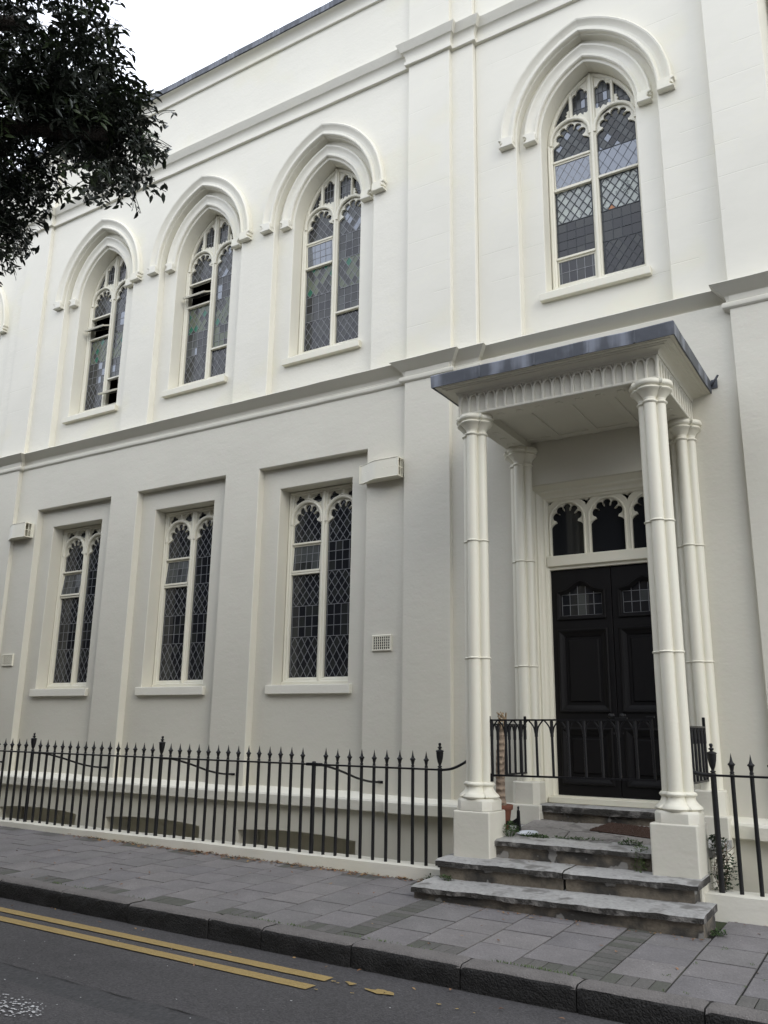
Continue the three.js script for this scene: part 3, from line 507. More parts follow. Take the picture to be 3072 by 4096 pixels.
// ---------------------------------------------------------------- door with its fanlight, in the chapel wall
{
  const d = sub('doorway', chapel, [-2.81, 0, 0], 'black panelled double door below a cusped fanlight'), zf = -0.14;
  // moulded casing
  const cas = [[-0.72, 0.74], [-0.72, 4.135], [0.72, 4.135], [0.72, 0.74]];
  part('casing', [sweep(cas, [[-0.02, -0.30], [-0.02, -0.16], [0.0, -0.15], [0.012, -0.125], [0.03, -0.12], [0.05, -0.105], [0.06, -0.075], [0.075, -0.06], [0.095, -0.06], [0.11, -0.03], [0.135, 0.0], [0.150, 0.03], [0.150, -0.30]], { map: XY, crease: 0.5 })], M.creamSmooth, d);
  part('transom', [rbx(-0.72, 0.72, 3.33, 3.455, -0.24, -0.13, 0.012), rbx(-0.715, 0.715, 3.295, 3.332, -0.24, -0.165, 0.006)], M.creamSmooth, d);
  part('threshold', [rbx(-0.76, 0.76, 0.742, 0.80, -0.3, -0.055, 0.006), rbx(-0.74, 0.74, 0.765, 0.815, -0.3, -0.10, 0.006)], M.creamSmooth, d);
  // fanlight of three cusped lights
  const y0 = 3.45, y1 = 4.14, cs = [-0.475, 0, 0.475], hw = 0.197, ys = 3.885, holes = [];
  for (const c of cs) { holes.push([[c - hw, y0 + 0.012], ...roundHead(c, ys, hw), [c + hw, y0 + 0.012]]); }
  for (const x of [-0.2375, 0.2375]) holes.push([[x, 4.03], [x + 0.025, 4.075], [x + 0.06, 4.105], [x + 0.03, 4.108], [x, 4.09], [x - 0.03, 4.108], [x - 0.06, 4.105], [x - 0.025, 4.075]]);
  for (const e of [-1, 1]) holes.push([[e * 0.695, 4.07], [e * 0.695, 4.108], [e * 0.645, 4.108]]);
  part('fanlight_tracery', [slab(rect(-0.72, 0.72, y0 - 0.02, y1), holes, -0.235, -0.175, 0.012), ...cs.map((c) => cuspPlate(c, ys, hw + 0.008, 0.86, -0.23, -0.19, ys)),
    ...cs.map((c) => sweep([[c - hw - 0.012, y0], [c - hw - 0.012, ys], ...roundHead(c, ys, hw + 0.012).slice(1, -1), [c + hw + 0.012, ys], [c + hw + 0.012, y0]], roll(0.014).map(([o, h]) => [o, h - 0.178]), { map: XY, crease: 0.9 }))], M.creamSmooth, d);
  for (const c of cs) part('pane', [bx(c - hw - 0.02, c + hw + 0.02, y0 - 0.01, y1 - 0.02, -0.226, -0.222)], M.glassClear, d);
  part('backing', [bx(-0.9, 0.9, 0.6, 4.25, -0.55, -0.5)], M.dark, d);
  // the two leaves
  for (const s of [-1, 1]) {
    const x0 = s < 0 ? -0.70 : 0.004, x1 = s < 0 ? -0.004 : 0.70, c = (x0 + x1) / 2, zl = -0.20, ins = 0.088;
    const a = x0 + ins, b = x1 - ins, og = []; // ogee head of the glazed panel
    for (let i = 0; i <= 20; i++) { const t = i / 20, u = Math.abs(t - 0.5) * 2; og.push([lerp(a, b, t), 3.02 + 0.115 * (u < 0.55 ? 1 - 0.75 * (u / 0.55) ** 1.4 : 0.25 * (1 - (u - 0.55) / 0.45) - (u > 0.55 ? 0.02 * Math.sin((u - 0.55) / 0.45 * Math.PI) : 0))]); }
    const glassHole = [[a, 2.74], ...og, [b, 2.74]], p2 = rect(a, b, 1.72, 2.58), p3 = rect(a, b, 0.96, 1.50);
    part('door_leaf', [slab(rect(x0, x1, 0.815, 3.296), [glassHole, p2, p3], zl - 0.045, zl, 0.004)], M.door, d);
    const mould = [[0.03, -0.006], [0.03, 0.012], [0.018, 0.022], [0.004, 0.018], [-0.008, 0.004], [-0.028, -0.006], [-0.05, -0.014], [-0.05, -0.03]];
    for (const [pn, r] of [['door_panel', p2], ['door_panel', p3]]) { const [q0, q1, q2, q3] = r;
      part(pn, [sweep([q0, q3, q2, q1], mould.map(([o, h]) => [o, h + zl]), { map: XY, closed: true, crease: 0.4 }), slab(r, [], zl - 0.034, zl - 0.026), slab(rect(q0[0] + 0.085, q1[0] - 0.085, q0[1] + 0.085, q2[1] - 0.085), [], zl - 0.03, zl - 0.010, 0.012)], M.door, d); }
    part('door_panel_mould', [sweep([[a, 2.74], ...og, [b, 2.74]], mould.slice(0, 6).map(([o, h]) => [o * 0.8, h + zl]), { map: XY, closed: true, crease: 0.4 }), rbx(a - 0.02, b + 0.02, 2.715, 2.74, zl - 0.01, zl + 0.02, 0.005)], M.door, d);
    const q = []; const nx = 5; for (let j = 0; j < 3; j++) for (let i = 0; i < nx; i++) q.push({ p: rect(lerp(a + 0.028, b - 0.028, i / nx), lerp(a + 0.028, b - 0.028, (i + 1) / nx), lerp(2.765, 3.125, j / 3), lerp(2.765, 3.125, (j + 1) / 3)) });
    seed = 31 + s; for (const o of q) part('door_pane', paneGeo(o.p, zl - 0.035, 0.003, 0.02), rnd() > 0.85 ? M.glassSmoke : M.glassClear, d);
    part('door_cames', [...cameGeos(q, zl - 0.030, 0.0055), bx(a, b, 2.745, 2.762, zl - 0.036, zl - 0.034)], M.came, d);
    part('door_handle', [lathe([[0.001, 0], [0.028, 0], [0.03, 0.006], [0.012, 0.012], [0.012, 0.03], [0.026, 0.042], [0.03, 0.055], [0.022, 0.068], [0.001, 0.072]], 14).rotateX(Math.PI / 2).translate(s * 0.062, 1.655, zl), lathe([[0.001, 0], [0.014, 0], [0.014, 0.006], [0.001, 0.007]], 10).rotateX(Math.PI / 2).translate(s * 0.056, 1.47, zl)], M.iron, d);
  }
}
// wall vents and curved metal boxes fixed to the wall
function vent(x, y, label, w = 0.285, h = 0.20) {
  const t = thing('wall_vent', label, 'vent', [x, y, 0.045]), hs = [], nx = 8, ny = 5;
  for (let j = 0; j < ny; j++) for (let i = 0; i < nx; i++) { const cx = lerp(-w / 2 + 0.036, w / 2 - 0.036, i / (nx - 1)), cy = lerp(-h / 2 + 0.036, h / 2 - 0.036, j / (ny - 1)); hs.push(rect(cx - 0.0105, cx + 0.0105, cy - 0.0125, cy + 0.0125)); }
  part('grille', [slab(rect(-w / 2 + 0.018, w / 2 - 0.018, -h / 2 + 0.018, h / 2 - 0.018), hs, 0.014, 0.024)], M.creamSmooth, t);
  part('frame', [sweep([[-w / 2, -h / 2], [-w / 2, h / 2], [w / 2, h / 2], [w / 2, -h / 2]], [[0, -0.01], [0, 0.02], [-0.01, 0.026], [-0.02, 0.02], [-0.02, -0.01]], { map: XY, closed: true, crease: 0.4 })], M.creamSmooth, t);
  part('dark_sheet', [bx(-w / 2 + 0.02, w / 2 - 0.02, -h / 2 + 0.02, h / 2 - 0.02, 0.0005, 0.002)], M.dark, t);  // thin near-black sheet painted for the shade inside the vent holes
}
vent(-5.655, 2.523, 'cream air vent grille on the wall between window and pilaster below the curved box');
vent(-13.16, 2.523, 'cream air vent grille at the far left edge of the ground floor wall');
function curvedBox(x, y, label) {                        // sheet metal box: one end flat to the wall, swelling out to an open end
  const t = thing('wall_box', label, 'metal box', [x, y, 0.045]);
  const f = []; for (let i = 0; i <= 18; i++) { const s = i / 18; f.push([-0.35 + 0.66 * s, 0.055 + 0.115 * step2(0.02, 0.52, s)]); }
  const strip = (o) => f.map(([a, z]) => [a, z + o]);
  part('front_sheet', [sweep(f, [[0, -0.125], [0.004, -0.125], [0.004, 0.125], [0, 0.125]], { crease: 0.8 })], M.creamSmooth, t);
  const plan = [...f, [0.31, 0.045], [-0.35, 0.045]].map(([a, z]) => [a, -z]);
  for (const yy of [-0.123, 0.119]) part(yy < 0 ? 'bottom_plate' : 'top_plate', [slab(plan, [], 0, 0.004).rotateX(-Math.PI / 2).translate(0, yy, 0)], M.creamSmooth, t);
  part('rim', [tube(f.map(([a, z]) => [a, -0.124, z + 0.004]), 0.006, { n: 30 }), tube(f.map(([a, z]) => [a, 0.124, z + 0.004]), 0.006, { n: 30 }), rbx(-0.358, -0.346, -0.128, 0.128, 0.04, 0.066, 0.003)], M.creamSmooth, t);
  part('end_grid', [rbx(0.302, 0.314, -0.128, 0.128, 0.160, 0.178, 0.003), rbx(0.302, 0.314, -0.128, 0.128, 0.04, 0.055, 0.003), rbx(0.303, 0.313, -0.128, -0.112, 0.05, 0.17, 0.003), rbx(0.303, 0.313, 0.112, 0.128, 0.05, 0.17, 0.003), rbx(0.303, 0.313, -0.006, 0.006, 0.05, 0.17, 0.003), rbx(0.303, 0.313, -0.12, 0.12, 0.098, 0.108, 0.003)], M.creamSmooth, t);
  part('back_plate', [bx(-0.35, 0.31, -0.12, 0.12, 0.0, 0.045)], M.creamSmooth, t);
  const rv = []; for (const s of [0.06, 0.16, 0.26, 0.66, 0.76, 0.86, 0.95]) { const z = 0.055 + 0.115 * step2(0.02, 0.52, s); rv.push(lathe([[0.001, 0.006], [0.005, 0.004], [0.007, 0]], 8).rotateX(Math.PI / 2).translate(-0.35 + 0.66 * s, 0.008 * Math.sin(s * 9), z + 0.004)); }
  part('rivets', rv, M.creamSmooth, t);
}
curvedBox(-5.66, 4.748, 'curved cream metal box on the wall beside the window nearest the porch');
curvedBox(-13.20, 4.748, 'curved cream metal box on the wall at the far left');

// ---------------------------------------------------------------- porch
const porch = thing('porch', 'cream porch on four clustered columns with a lead roof', 'porch');
function quatre(r = 0.0565, o = 0.0725, n = 10) {              // four round shafts joined, outline run clockwise
  const pts = [], t = (2 * o + Math.sqrt(4 * o * o - 8 * (o * o - r * r))) / 4, half = Math.atan2(t, t - o);
  for (let k = 0; k < 4; k++) { const A = -k * Math.PI / 2; for (let i = 0; i < n; i++) { const a = A + half - 2 * half * i / n; pts.push([o * Math.cos(A) + r * Math.cos(a), o * Math.sin(A) + r * Math.sin(a)]); } }
  return pts;
}
const Q4 = quatre();
const arcs = (o0, y0, o1, y1, bulge, n = 6) => [...Array(n + 1)].map((_, i) => { const t = i / n; return [lerp(o0, o1, t) + bulge * Math.sin(Math.PI * t), lerp(y0, y1, t)]; });
const oct = (h, c) => [[-h + c, -h], [-h, -h + c], [-h, h - c], [-h + c, h], [h - c, h], [h, h - c], [h, -h + c], [h - c, -h]];
function column(x, z, label, rear) {
  const c = sub('column', porch, [x, 0, z], label), S = { closed: true, crease: 0.7 };
  const jig = (g) => { const p = g.attributes.position; for (let i = 0; i < p.count; i++) { const y = p.getY(i); p.setX(i, p.getX(i) + 0.0025 * perlin.noise(y * 1.3 + x * 9, 1, 2)); p.setZ(i, p.getZ(i) + 0.0025 * perlin.noise(y * 1.7, 5 + x * 3, 2)); } return g; };
  const ys = [...Array(19)].map((_, i) => lerp(rear ? 0.9 : 1.0, 4.56, i / 18));
  part('shaft', [jig(sweep(Q4, ys.map((y) => [0.004 * (1 - (y - 1) / 3.5), y]), S))], M.creamSmooth, c);
  for (const y of [3.365, 2.18]) part('ring', [sweep(Q4, [[-0.004, y - 0.012], ...arcs(0.002, y - 0.011, 0.002, y + 0.011, 0.011), [-0.004, y + 0.012]], S)], M.creamSmooth, c);
  part('capital', [sweep(Q4, [[-0.003, 4.495], ...arcs(0.003, 4.497, 0.003, 4.527, 0.013), [-0.001, 4.53], [0.0, 4.55], ...arcs(0.006, 4.56, 0.052, 4.615, -0.004, 5), ...arcs(0.055, 4.617, 0.058, 4.642, 0.010, 4), [0.052, 4.648], [0.054, 4.655], ...arcs(0.068, 4.66, 0.072, 4.70, 0.008, 4), [0.07, 4.712], [-0.05, 4.713]], S)], M.creamSmooth, c);
  if (!rear) part('base', [sweep(Q4, [[0.0, 1.012], ...arcs(0.012, 1.010, 0.012, 0.968, 0.017).map((p) => p), [0.012, 0.962], ...arcs(0.012, 0.958, 0.060, 0.895, -0.010, 5), ...arcs(0.062, 0.89, 0.052, 0.862, 0.012, 4), [0.05, 0.858], [-0.05, 0.858]].reverse(), S)], M.creamSmooth, c);
  if (!rear) part('plinth_block', [sweep(oct(0.168, 0.062), [[-0.1, 0.862], [-0.006, 0.861], [0.006, 0.848], [0.01, 0.84], [0.01, 0.755], [-0.1, 0.75]].reverse(), S)], M.stone, c);
  return c;
}
const CX = [-3.722, -1.862], ZF = 1.342, ZB = 0.10;
column(CX[0], ZF, 'front column beside the long railing'); column(CX[1], ZF, 'front column beside the short railing');
column(CX[0], ZB, 'rear column against the wall, left of the door', true); column(CX[1], ZB, 'rear column against the wall, right of the door', true);
const soft = (x0, x1, y0, y1, z0, z1, a = 0.004) => { const g = rough(sbox(x0, x1, y0, y1, z0, z1, 8, 8, 8), a, 3); return g; };
part('pedestal', [rbx(-3.912, -3.535, 0.30, 0.752, 1.155, 1.532, 0.016, 2), bx(-3.91, -3.537, -1.8, 0.31, 1.157, 1.50)], M.stone, porch);
part('pedestal', [rbx(-2.058, -1.672, 0.30, 0.762, 1.152, 1.532, 0.016, 2).translate(-0.012, 0, 0), bx(-2.068, -1.686, -1.8, 0.31, 1.154, 1.522)], M.stone, porch);
for (const x of CX) part('pedestal', [rbx(x - 0.19, x + 0.19, 0.45, 0.735, 0.03, 0.30, 0.014, 2), sweep([[x - 0.155, 0.03], [x - 0.155, 0.19], [x - 0.10, 0.255], [x + 0.10, 0.255], [x + 0.155, 0.19], [x + 0.155, 0.03]], [[-0.08, 0.73], [0, 0.73], [0, 0.95], [-0.01, 0.962], [-0.08, 0.97]], { crease: 0.4 })], M.stone, porch);
// entablature: three beams with a frieze of little lancets
const FX = [-3.853, -1.750], FZ = 1.470, FY = [4.714, 4.975];
part('beam', [bx(FX[0] + 0.024, FX[1] - 0.024, FY[0], FY[1], FZ - 0.262, FZ - 0.024)], M.stone, porch);
part('beam', [bx(FX[0] + 0.024, FX[0] + 0.25, FY[0], FY[1], 0.05, FZ - 0.262)], M.stone, porch);
part('beam', [bx(FX[1] - 0.25, FX[1] - 0.024, FY[0], FY[1], 0.05, FZ - 0.262)], M.stone, porch);
function frieze(len, n) {
  const hs = [], p = (len - 0.03) / n;
  for (let i = 0; i < n; i++) { const c = 0.015 + p * (i + 0.5), w = p * 0.36, y0 = FY[0] + 0.03, h = []; h.push([c - w, y0], [c + w, y0], [c + w, y0 + 0.115]); for (let k = 1; k <= 5; k++) { const t = k / 5; h.push([c + w * (1 - t * t), y0 + 0.115 + 0.075 * Math.sin(t * Math.PI / 2)]); } for (let k = 4; k >= 0; k--) { const t = k / 5; h.push([c - w * (1 - t * t), y0 + 0.115 + 0.075 * Math.sin(t * Math.PI / 2)]); } hs.push(h);
    if (i < n - 1) { const m = c + p / 2; hs.push([[m, FY[0] + 0.185], [m + p * 0.17, FY[0] + 0.235], [m, FY[0] + 0.215], [m - p * 0.17, FY[0] + 0.235]]); } }
  return slab(rect(0, len, FY[0] + 0.001, FY[1]), hs, 0, 0.0238, 0.007);
}
part('frieze', [frieze(FX[1] - FX[0], 20).translate(FX[0], 0, FZ - 0.0239)], M.stone, porch);
part('frieze', [frieze(1.40, 13).rotateY(Math.PI / 2).translate(FX[1] - 0.0239, 0, FZ - 0.025)], M.stone, porch);
part('frieze', [frieze(1.40, 13).rotateY(-Math.PI / 2).translate(FX[0] + 0.0239, 0, FZ - 1.425)], M.stone, porch);
const PP = dense([[FX[0], 0.04], [FX[0], FZ], [FX[1], FZ], [FX[1], 0.04]], 0.1);
part('cornice', [sweep(PP, [[-0.1, 4.955], [0.010, 4.955], [0.012, 4.962], [0.012, 4.972], ...cav(0.014, 4.976, 0.09, 5.0), [0.096, 5.002], [0.096, 5.009], [0.125, 5.010], [0.128, 5.016], [0.165, 5.018], [0.168, 5.024], [0.2, 5.026], [0.2, 5.05], [-0.1, 5.05]], { crease: 0.4 })], M.stone, porch);
part('lead_fascia', [wobbleY(sweep(PP, [[0.19, 5.03], [0.206, 5.016], [0.214, 5.018], [0.217, 5.145], [0.21, 5.156], [0.19, 5.16]], { crease: 0.5 }), 0.008)], M.lead, porch);
part('lead_roof', [bx(FX[0] - 0.2, FX[1] + 0.2, 5.06, 5.158, 0.04, FZ + 0.2), bx(FX[0] - 0.2, FX[1] + 0.2, 5.158, 5.19, 0.04, FZ - 0.3), ...[-3.5, -2.9, -2.35, -1.9].map((x) => rbx(x - 0.010, x + 0.010, 5.02, 5.148, FZ + 0.2, FZ + 0.2215, 0.003))], M.lead, porch);
part('lead_flashing', [rbx(-1.535, -1.47, 5.07, 5.17, 0.05, 0.058, 0.003).rotateZ(0), tube([[-1.53, 5.10, 0.06], [-1.50, 5.12, 0.10], [-1.45, 5.19, 0.11]], 0.012, { n: 8 })], M.lead, porch);
part('ceiling', [bx(FX[0] + 0.24, FX[1] - 0.24, 4.80, 4.84, 0.05, FZ - 0.25)], M.stone, porch);
part('ceiling_ribs', [...[-3.25, -2.8, -2.35].map((x) => rbx(x - 0.05, x + 0.05, 4.785, 4.81, 0.06, FZ - 0.26, 0.006)), rbx(FX[0] + 0.24, FX[1] - 0.24, 4.786, 4.81, 0.10, 0.20, 0.006), rbx(FX[0] + 0.24, FX[1] - 0.24, 4.786, 4.81, FZ - 0.34, FZ - 0.263, 0.006)], M.stone, porch);
{ // small carved flowers on the soffit of the beams
  const fl = (x, z) => slab(clover(0, 0, 0.045, 5, 0.3), [], 0, 0.008, 0.003).rotateX(Math.PI / 2).translate(x, FY[0] + 0.001, z);
  for (let i = 0; i < 7; i++) part('soffit_flower', [fl(lerp(-3.42, -2.15, i / 6), FZ - 0.135)], M.stone, porch);
  for (const x of [FX[0] + 0.13, FX[1] - 0.13]) for (let i = 0; i < 4; i++) part('soffit_flower', [fl(x, lerp(0.38, 1.02, i / 3))], M.stone, porch);
}

// ---------------------------------------------------------------- steps up to the door
const steps = thing('entrance_steps', 'worn stone steps up to the porch landing', 'steps');
function nosed(name, x0, x1, yb, yt, z0, z1, tip, mat, skew = 0) {
  const nx = Math.round((x1 - x0) / 0.035), g = sbox(x0, x1, yb, yt, z0, z1, nx, 2, 10), p = g.attributes.position;
  for (let i = 0; i < p.count; i++) { const x = p.getX(i), y = p.getY(i), z = p.getZ(i), f = (z - z0) / (z1 - z0), e = step2(0.9, 1.0, f); p.setY(i, y - tip * f + skew * (x - x0) / (x1 - x0)); if (y > yt - 1e-4) p.setY(i, p.getY(i) - 0.014 * e - 0.008 * e * perlin.noise(x * 4, 1, 3)); if (y < yb + 1e-4 && f > 0.7) p.setY(i, p.getY(i) + 0.012 * perlin.noise(x * 6, 3, z * 5)); p.setZ(i, z + e * 0.014 * (perlin.noise(x * 3.1, 7, 2) + 0.5 * perlin.noise(x * 11, 2, 4))); }
  const geo = boxUV(rough(g, 0.0035, 17), x0, yt), nn = geo.attributes.normal, pp = geo.attributes.position, uu = geo.attributes.uv, top = [], face = [];
  for (let k = 0; k < pp.count; k += 3) (nn.getY(k) + nn.getY(k + 1) + nn.getY(k + 2) > 1.7 ? top : face).push(k);
  const P = new Float32Array(pp.count * 3), N = new Float32Array(pp.count * 3), U = new Float32Array(pp.count * 2);
  [...top, ...face].forEach((k, q) => { for (let c = 0; c < 3; c++) { P.set([pp.getX(k + c), pp.getY(k + c), pp.getZ(k + c)], (q * 3 + c) * 3); N.set([nn.getX(k + c), nn.getY(k + c), nn.getZ(k + c)], (q * 3 + c) * 3); U.set([uu.getX(k + c), uu.getY(k + c)], (q * 3 + c) * 2); } });
  const G = new THREE.BufferGeometry(); G.setAttribute('position', new THREE.BufferAttribute(P, 3)); G.setAttribute('normal', new THREE.BufferAttribute(N, 3)); G.setAttribute('uv', new THREE.BufferAttribute(U, 2)); G.addGroup(0, top.length * 3, 0); G.addGroup(top.length * 3, face.length * 3, 1);
  const m = new THREE.Mesh(G, [mat, M.nosing]); m.name = name; steps.add(m); return m;
}
nosed('tread', -4.035, -1.555, 0.122, 0.175, 1.62, 2.105, 0.018, M.tread, 0.03);
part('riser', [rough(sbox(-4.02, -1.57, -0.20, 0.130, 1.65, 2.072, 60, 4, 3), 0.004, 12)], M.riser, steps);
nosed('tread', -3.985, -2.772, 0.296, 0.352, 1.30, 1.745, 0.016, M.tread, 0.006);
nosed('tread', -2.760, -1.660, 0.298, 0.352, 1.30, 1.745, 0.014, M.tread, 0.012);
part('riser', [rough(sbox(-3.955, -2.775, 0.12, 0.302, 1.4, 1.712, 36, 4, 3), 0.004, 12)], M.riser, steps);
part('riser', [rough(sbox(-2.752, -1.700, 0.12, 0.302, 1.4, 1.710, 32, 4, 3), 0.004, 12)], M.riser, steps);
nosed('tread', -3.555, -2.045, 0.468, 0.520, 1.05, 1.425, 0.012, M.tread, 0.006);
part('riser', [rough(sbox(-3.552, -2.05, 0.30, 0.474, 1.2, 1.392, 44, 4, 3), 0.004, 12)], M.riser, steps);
{ // landing of cracked slabs
  const cells = [[[-3.60, 1.06], [-3.02, 1.06], [-3.08, 0.70], [-3.22, 0.62], [-3.60, 0.66]], [[-3.01, 1.06], [-2.62, 1.06], [-2.55, 0.78], [-2.80, 0.66], [-3.07, 0.69]], [[-2.61, 1.06], [-1.98, 1.06], [-1.98, 0.60], [-2.40, 0.66], [-2.54, 0.77]],
    [[-3.60, 0.65], [-3.22, 0.61], [-3.14, 0.30], [-3.60, 0.22]], [[-3.21, 0.61], [-3.08, 0.68], [-2.80, 0.65], [-2.72, 0.24], [-3.13, 0.29]], [[-2.79, 0.65], [-2.55, 0.765], [-2.41, 0.65], [-2.30, 0.20], [-2.71, 0.23]], [[-2.40, 0.645], [-1.98, 0.59], [-1.98, 0.2], [-2.29, 0.20]]];
  const lg = (p) => { const g = slab(p.map(([x, z]) => [x, -z]), [], 0, 0.05, 0.006).rotateX(-Math.PI / 2); g.rotateX(0.11); const q = g.attributes.position; for (let i = 0; i < q.count; i++) { const x = q.getX(i), z = q.getZ(i); q.setY(i, q.getY(i) + 0.574 + 0.006 * perlin.noise(x * 3, z * 3, 1) - 0.0); } return g; };
  for (const c of cells) part('paving_slab', [lg(c)], M.landing, steps);
  part('landing_bed', [bx(-3.60, -1.98, 0.30, 0.50, 0.05, 1.2)], M.riser, steps);
  const arch = [[0.05, 0.49], [1.2, 0.49], [1.2, -0.2]]; for (let i = 0; i <= 10; i++) { const t = i / 10; arch.push([1.15 - 1.10 * t, -0.2 + 0.52 * Math.sin(Math.PI / 2 * t) ]); } arch.push([0.05, 0.32]);
  for (const x of [-3.93, -1.84]) part('side_wall', [slab(arch.map(([a, b]) => [-a, b]), [], 0, 0.16, 0.006).rotateY(Math.PI / 2).translate(x, 0, 0)], M.cream, steps);
  for (const x of [[-3.93, -3.60], [-1.99, -1.66]]) part('edge_slab', [rough(sbox(x[0], x[1], 0.47, 0.535, 0.28, 1.17, 8, 2, 16), 0.004, 9)], M.tread, steps);
}
nosed('door_step', -3.555, -2.05, 0.668, 0.745, 0.0, 0.235, 0.0, M.tread);
part('riser', [rough(sbox(-3.545, -2.06, 0.50, 0.675, 0.0, 0.205, 40, 4, 3), 0.003, 12)], M.riser, steps);

// ---------------------------------------------------------------- ironwork
const slopeX = -0.0085;
const yPave = (x, z) => slopeX * (x + 4) + 0.032 * (3.6 - z);
const yRoad = (x, z) => slopeX * (x + 4) - 0.148 + (z < 6 ? 0.022 * (z - 3.6) : 0.0528 - 0.022 * (z - 6));
const spikeGeo = clean(lathe([[0.001, 0.168], [0.004, 0.150], [0.009, 0.120], [0.016, 0.096], [0.030, 0.082], [0.029, 0.078], [0.020, 0.066], [0.015, 0.040], [0.012, 0.026], [0.018, 0.021], [0.018, 0.015], [0.013, 0.011], [0.020, 0.004], [0.018, 0]], 10));
const urnGeo = clean(lathe([[0.001, 0.252], [0.010, 0.250], [0.016, 0.240], [0.013, 0.226], [0.009, 0.218], [0.021, 0.210], [0.024, 0.204], [0.014, 0.196], [0.011, 0.188], [0.040, 0.176], [0.042, 0.166], [0.036, 0.162], [0.037, 0.150], [0.033, 0.110], [0.024, 0.066], [0.015, 0.044], [0.012, 0.032], [0.022, 0.026], [0.024, 0.018], [0.014, 0.012], [0.024, 0.006], [0.024, 0]], 14));
const barGeo = (y0, y1, r) => { const g = new THREE.CylinderGeometry(r, r, y1 - y0, 8); g.translate(0, (y0 + y1) / 2, 0); return clean(g); };
function railing(name, label, x0, bars, posts, y0, yr, lean = 0, group) {
  const t = thing(name, label, 'railing', [x0, 0, 1.28]);
  const thin = barGeo(y0 - 0.03, yr, 0.0175), thick = barGeo(y0 - 0.03, yr + 0.004, 0.024);
  const knob = clean(lathe([[0.001, 0.03], [0.018, 0.03], [0.024, 0.018], [0.024, 0]], 10));
  for (const x of bars) {
    const p = posts.find((q) => Math.abs(q[0] - x) < 0.01), tilt = [rr(-0.008, 0.008), 0, rr(-0.01, 0.01)];
    reuse(p ? 'post' : 'bar', p ? thick : thin, M.iron, t, [x - x0, 0, 0]);
    if (!p) { const s = reuse('spike', spikeGeo, M.iron, t, [x - x0, yr + 0.008, 0], tilt); s.scale.setScalar(rr(0.97, 1.03)); }
    else if (p[1]) reuse('urn_finial', urnGeo, M.iron, t, [x - x0, yr + 0.006, 0]);
    else reuse('post_cap', knob, M.iron, t, [x - x0, yr, 0]);
  }
  return t;
}
{
  const bars = []; for (let i = 0; i <= 60; i++) bars.push(-4.185 - i * 0.15575);
  const near = (x) => bars.reduce((a, b) => (Math.abs(b - x) < Math.abs(a - x) ? b : a));
  const pA = near(-5.74), pB = near(-8.15), pC = near(-10.64), pD = near(-13.1);
  seed = 77; const t = railing('iron_railing', 'long black spiked iron railing along the pavement left of the porch', -4.185, bars, [[-4.185, 1], [pA, 0], [pB, 1], [pC, 1], [pD, 1]], 0.19, 1.102);
  part('rail', [rbx(-9.4, 0.03, 1.090, 1.108, -0.022, 0.022, 0.004)], M.iron, t);
  part('splice_plate', [rbx(pA + 4.185 - 0.09, pA + 4.185 + 0.10, 1.085, 1.116, -0.026, 0.026, 0.003)], M.iron, t);
  for (const x of [pA, pB, pC, pD]) part('stay', [tube([[x + 4.185, 1.09, 0], [x + 4.20, 1.085, -0.15], [x + 4.22, 1.02, -0.45], [x + 4.25, 0.92, -0.8], [x + 4.27, 0.875, -1.05], [x + 4.275, 0.865, -1.26]], 0.013, { n: 20 }), rbx(x + 4.24, x + 4.31, 0.85, 0.88, -1.25, -1.225, 0.003)], M.iron, t);
  part('tie_bar', [tube([[0, 1.095, 0], [0.14, 1.115, 0.005], [0.26, 1.165, 0.012], [0.345, 1.215, 0.02]], 0.014, { n: 16 })], M.iron, t);
}
{
  const bars = []; for (let i = 0; i <= 14; i++) bars.push(-1.578 + i * 0.152);
  seed = 78; const t = railing('iron_railing', 'short run of black spiked iron railing right of the porch', -1.578, bars, [[-1.578, 1]], 0.235, 1.152);
  part('rail', [rbx(-0.03, 2.3, 1.140, 1.158, -0.022, 0.022, 0.004)], M.iron, t);
  part('tie_bar', [tube([[0, 1.150, 0], [-0.10, 1.155, 0.005], [-0.19, 1.185, 0.012], [-0.25, 1.232, 0.02]], 0.018, { n: 16 })], M.iron, t);
}
function gothicRail(t, len, y0, y1, n, dir) {             // light iron panel: bars that branch into pointed arches
  const P = (u, y) => (dir === 'x' ? [u, y, 0] : [0, y, u]), B = (a, b, ya, yb, w) => (dir === 'x' ? bx(a, b, ya, yb, -w, w) : bx(-w, w, ya, yb, a, b));
  part('top_rail', [B(0, len, y1 - 0.016, y1, 0.013)], M.iron, t); part('bottom_rail', [B(0, len, y0, y0 + 0.017, 0.012)], M.iron, t);
  const p = len / n, g = barGeo(y0, y1, 0.0130), gt = barGeo(y1 - 0.16, y1 - 0.02, 0.0165);
  for (let i = 0; i <= n; i++) { const u = Math.min(len - 0.01, Math.max(0.01, i * p)); reuse('bar', g, M.iron, t, P(u, 0)); reuse('bar_sleeve', gt, M.iron, t, P(u, 0)); }
  for (let i = 0; i < n; i++) { const a = i * p, m = a + p / 2, Y = y1;
    part('arch', [tube([P(a + 0.01, Y - 0.13), P(a + 0.022, Y - 0.075), P(a + p * 0.32, Y - 0.035), P(m, Y - 0.006)], 0.0078, { n: 8, seg: 5 }), tube([P(a + p - 0.01, Y - 0.13), P(a + p - 0.022, Y - 0.075), P(a + p * 0.68, Y - 0.035), P(m, Y - 0.006)], 0.0078, { n: 8, seg: 5 })], M.iron, t); }
}
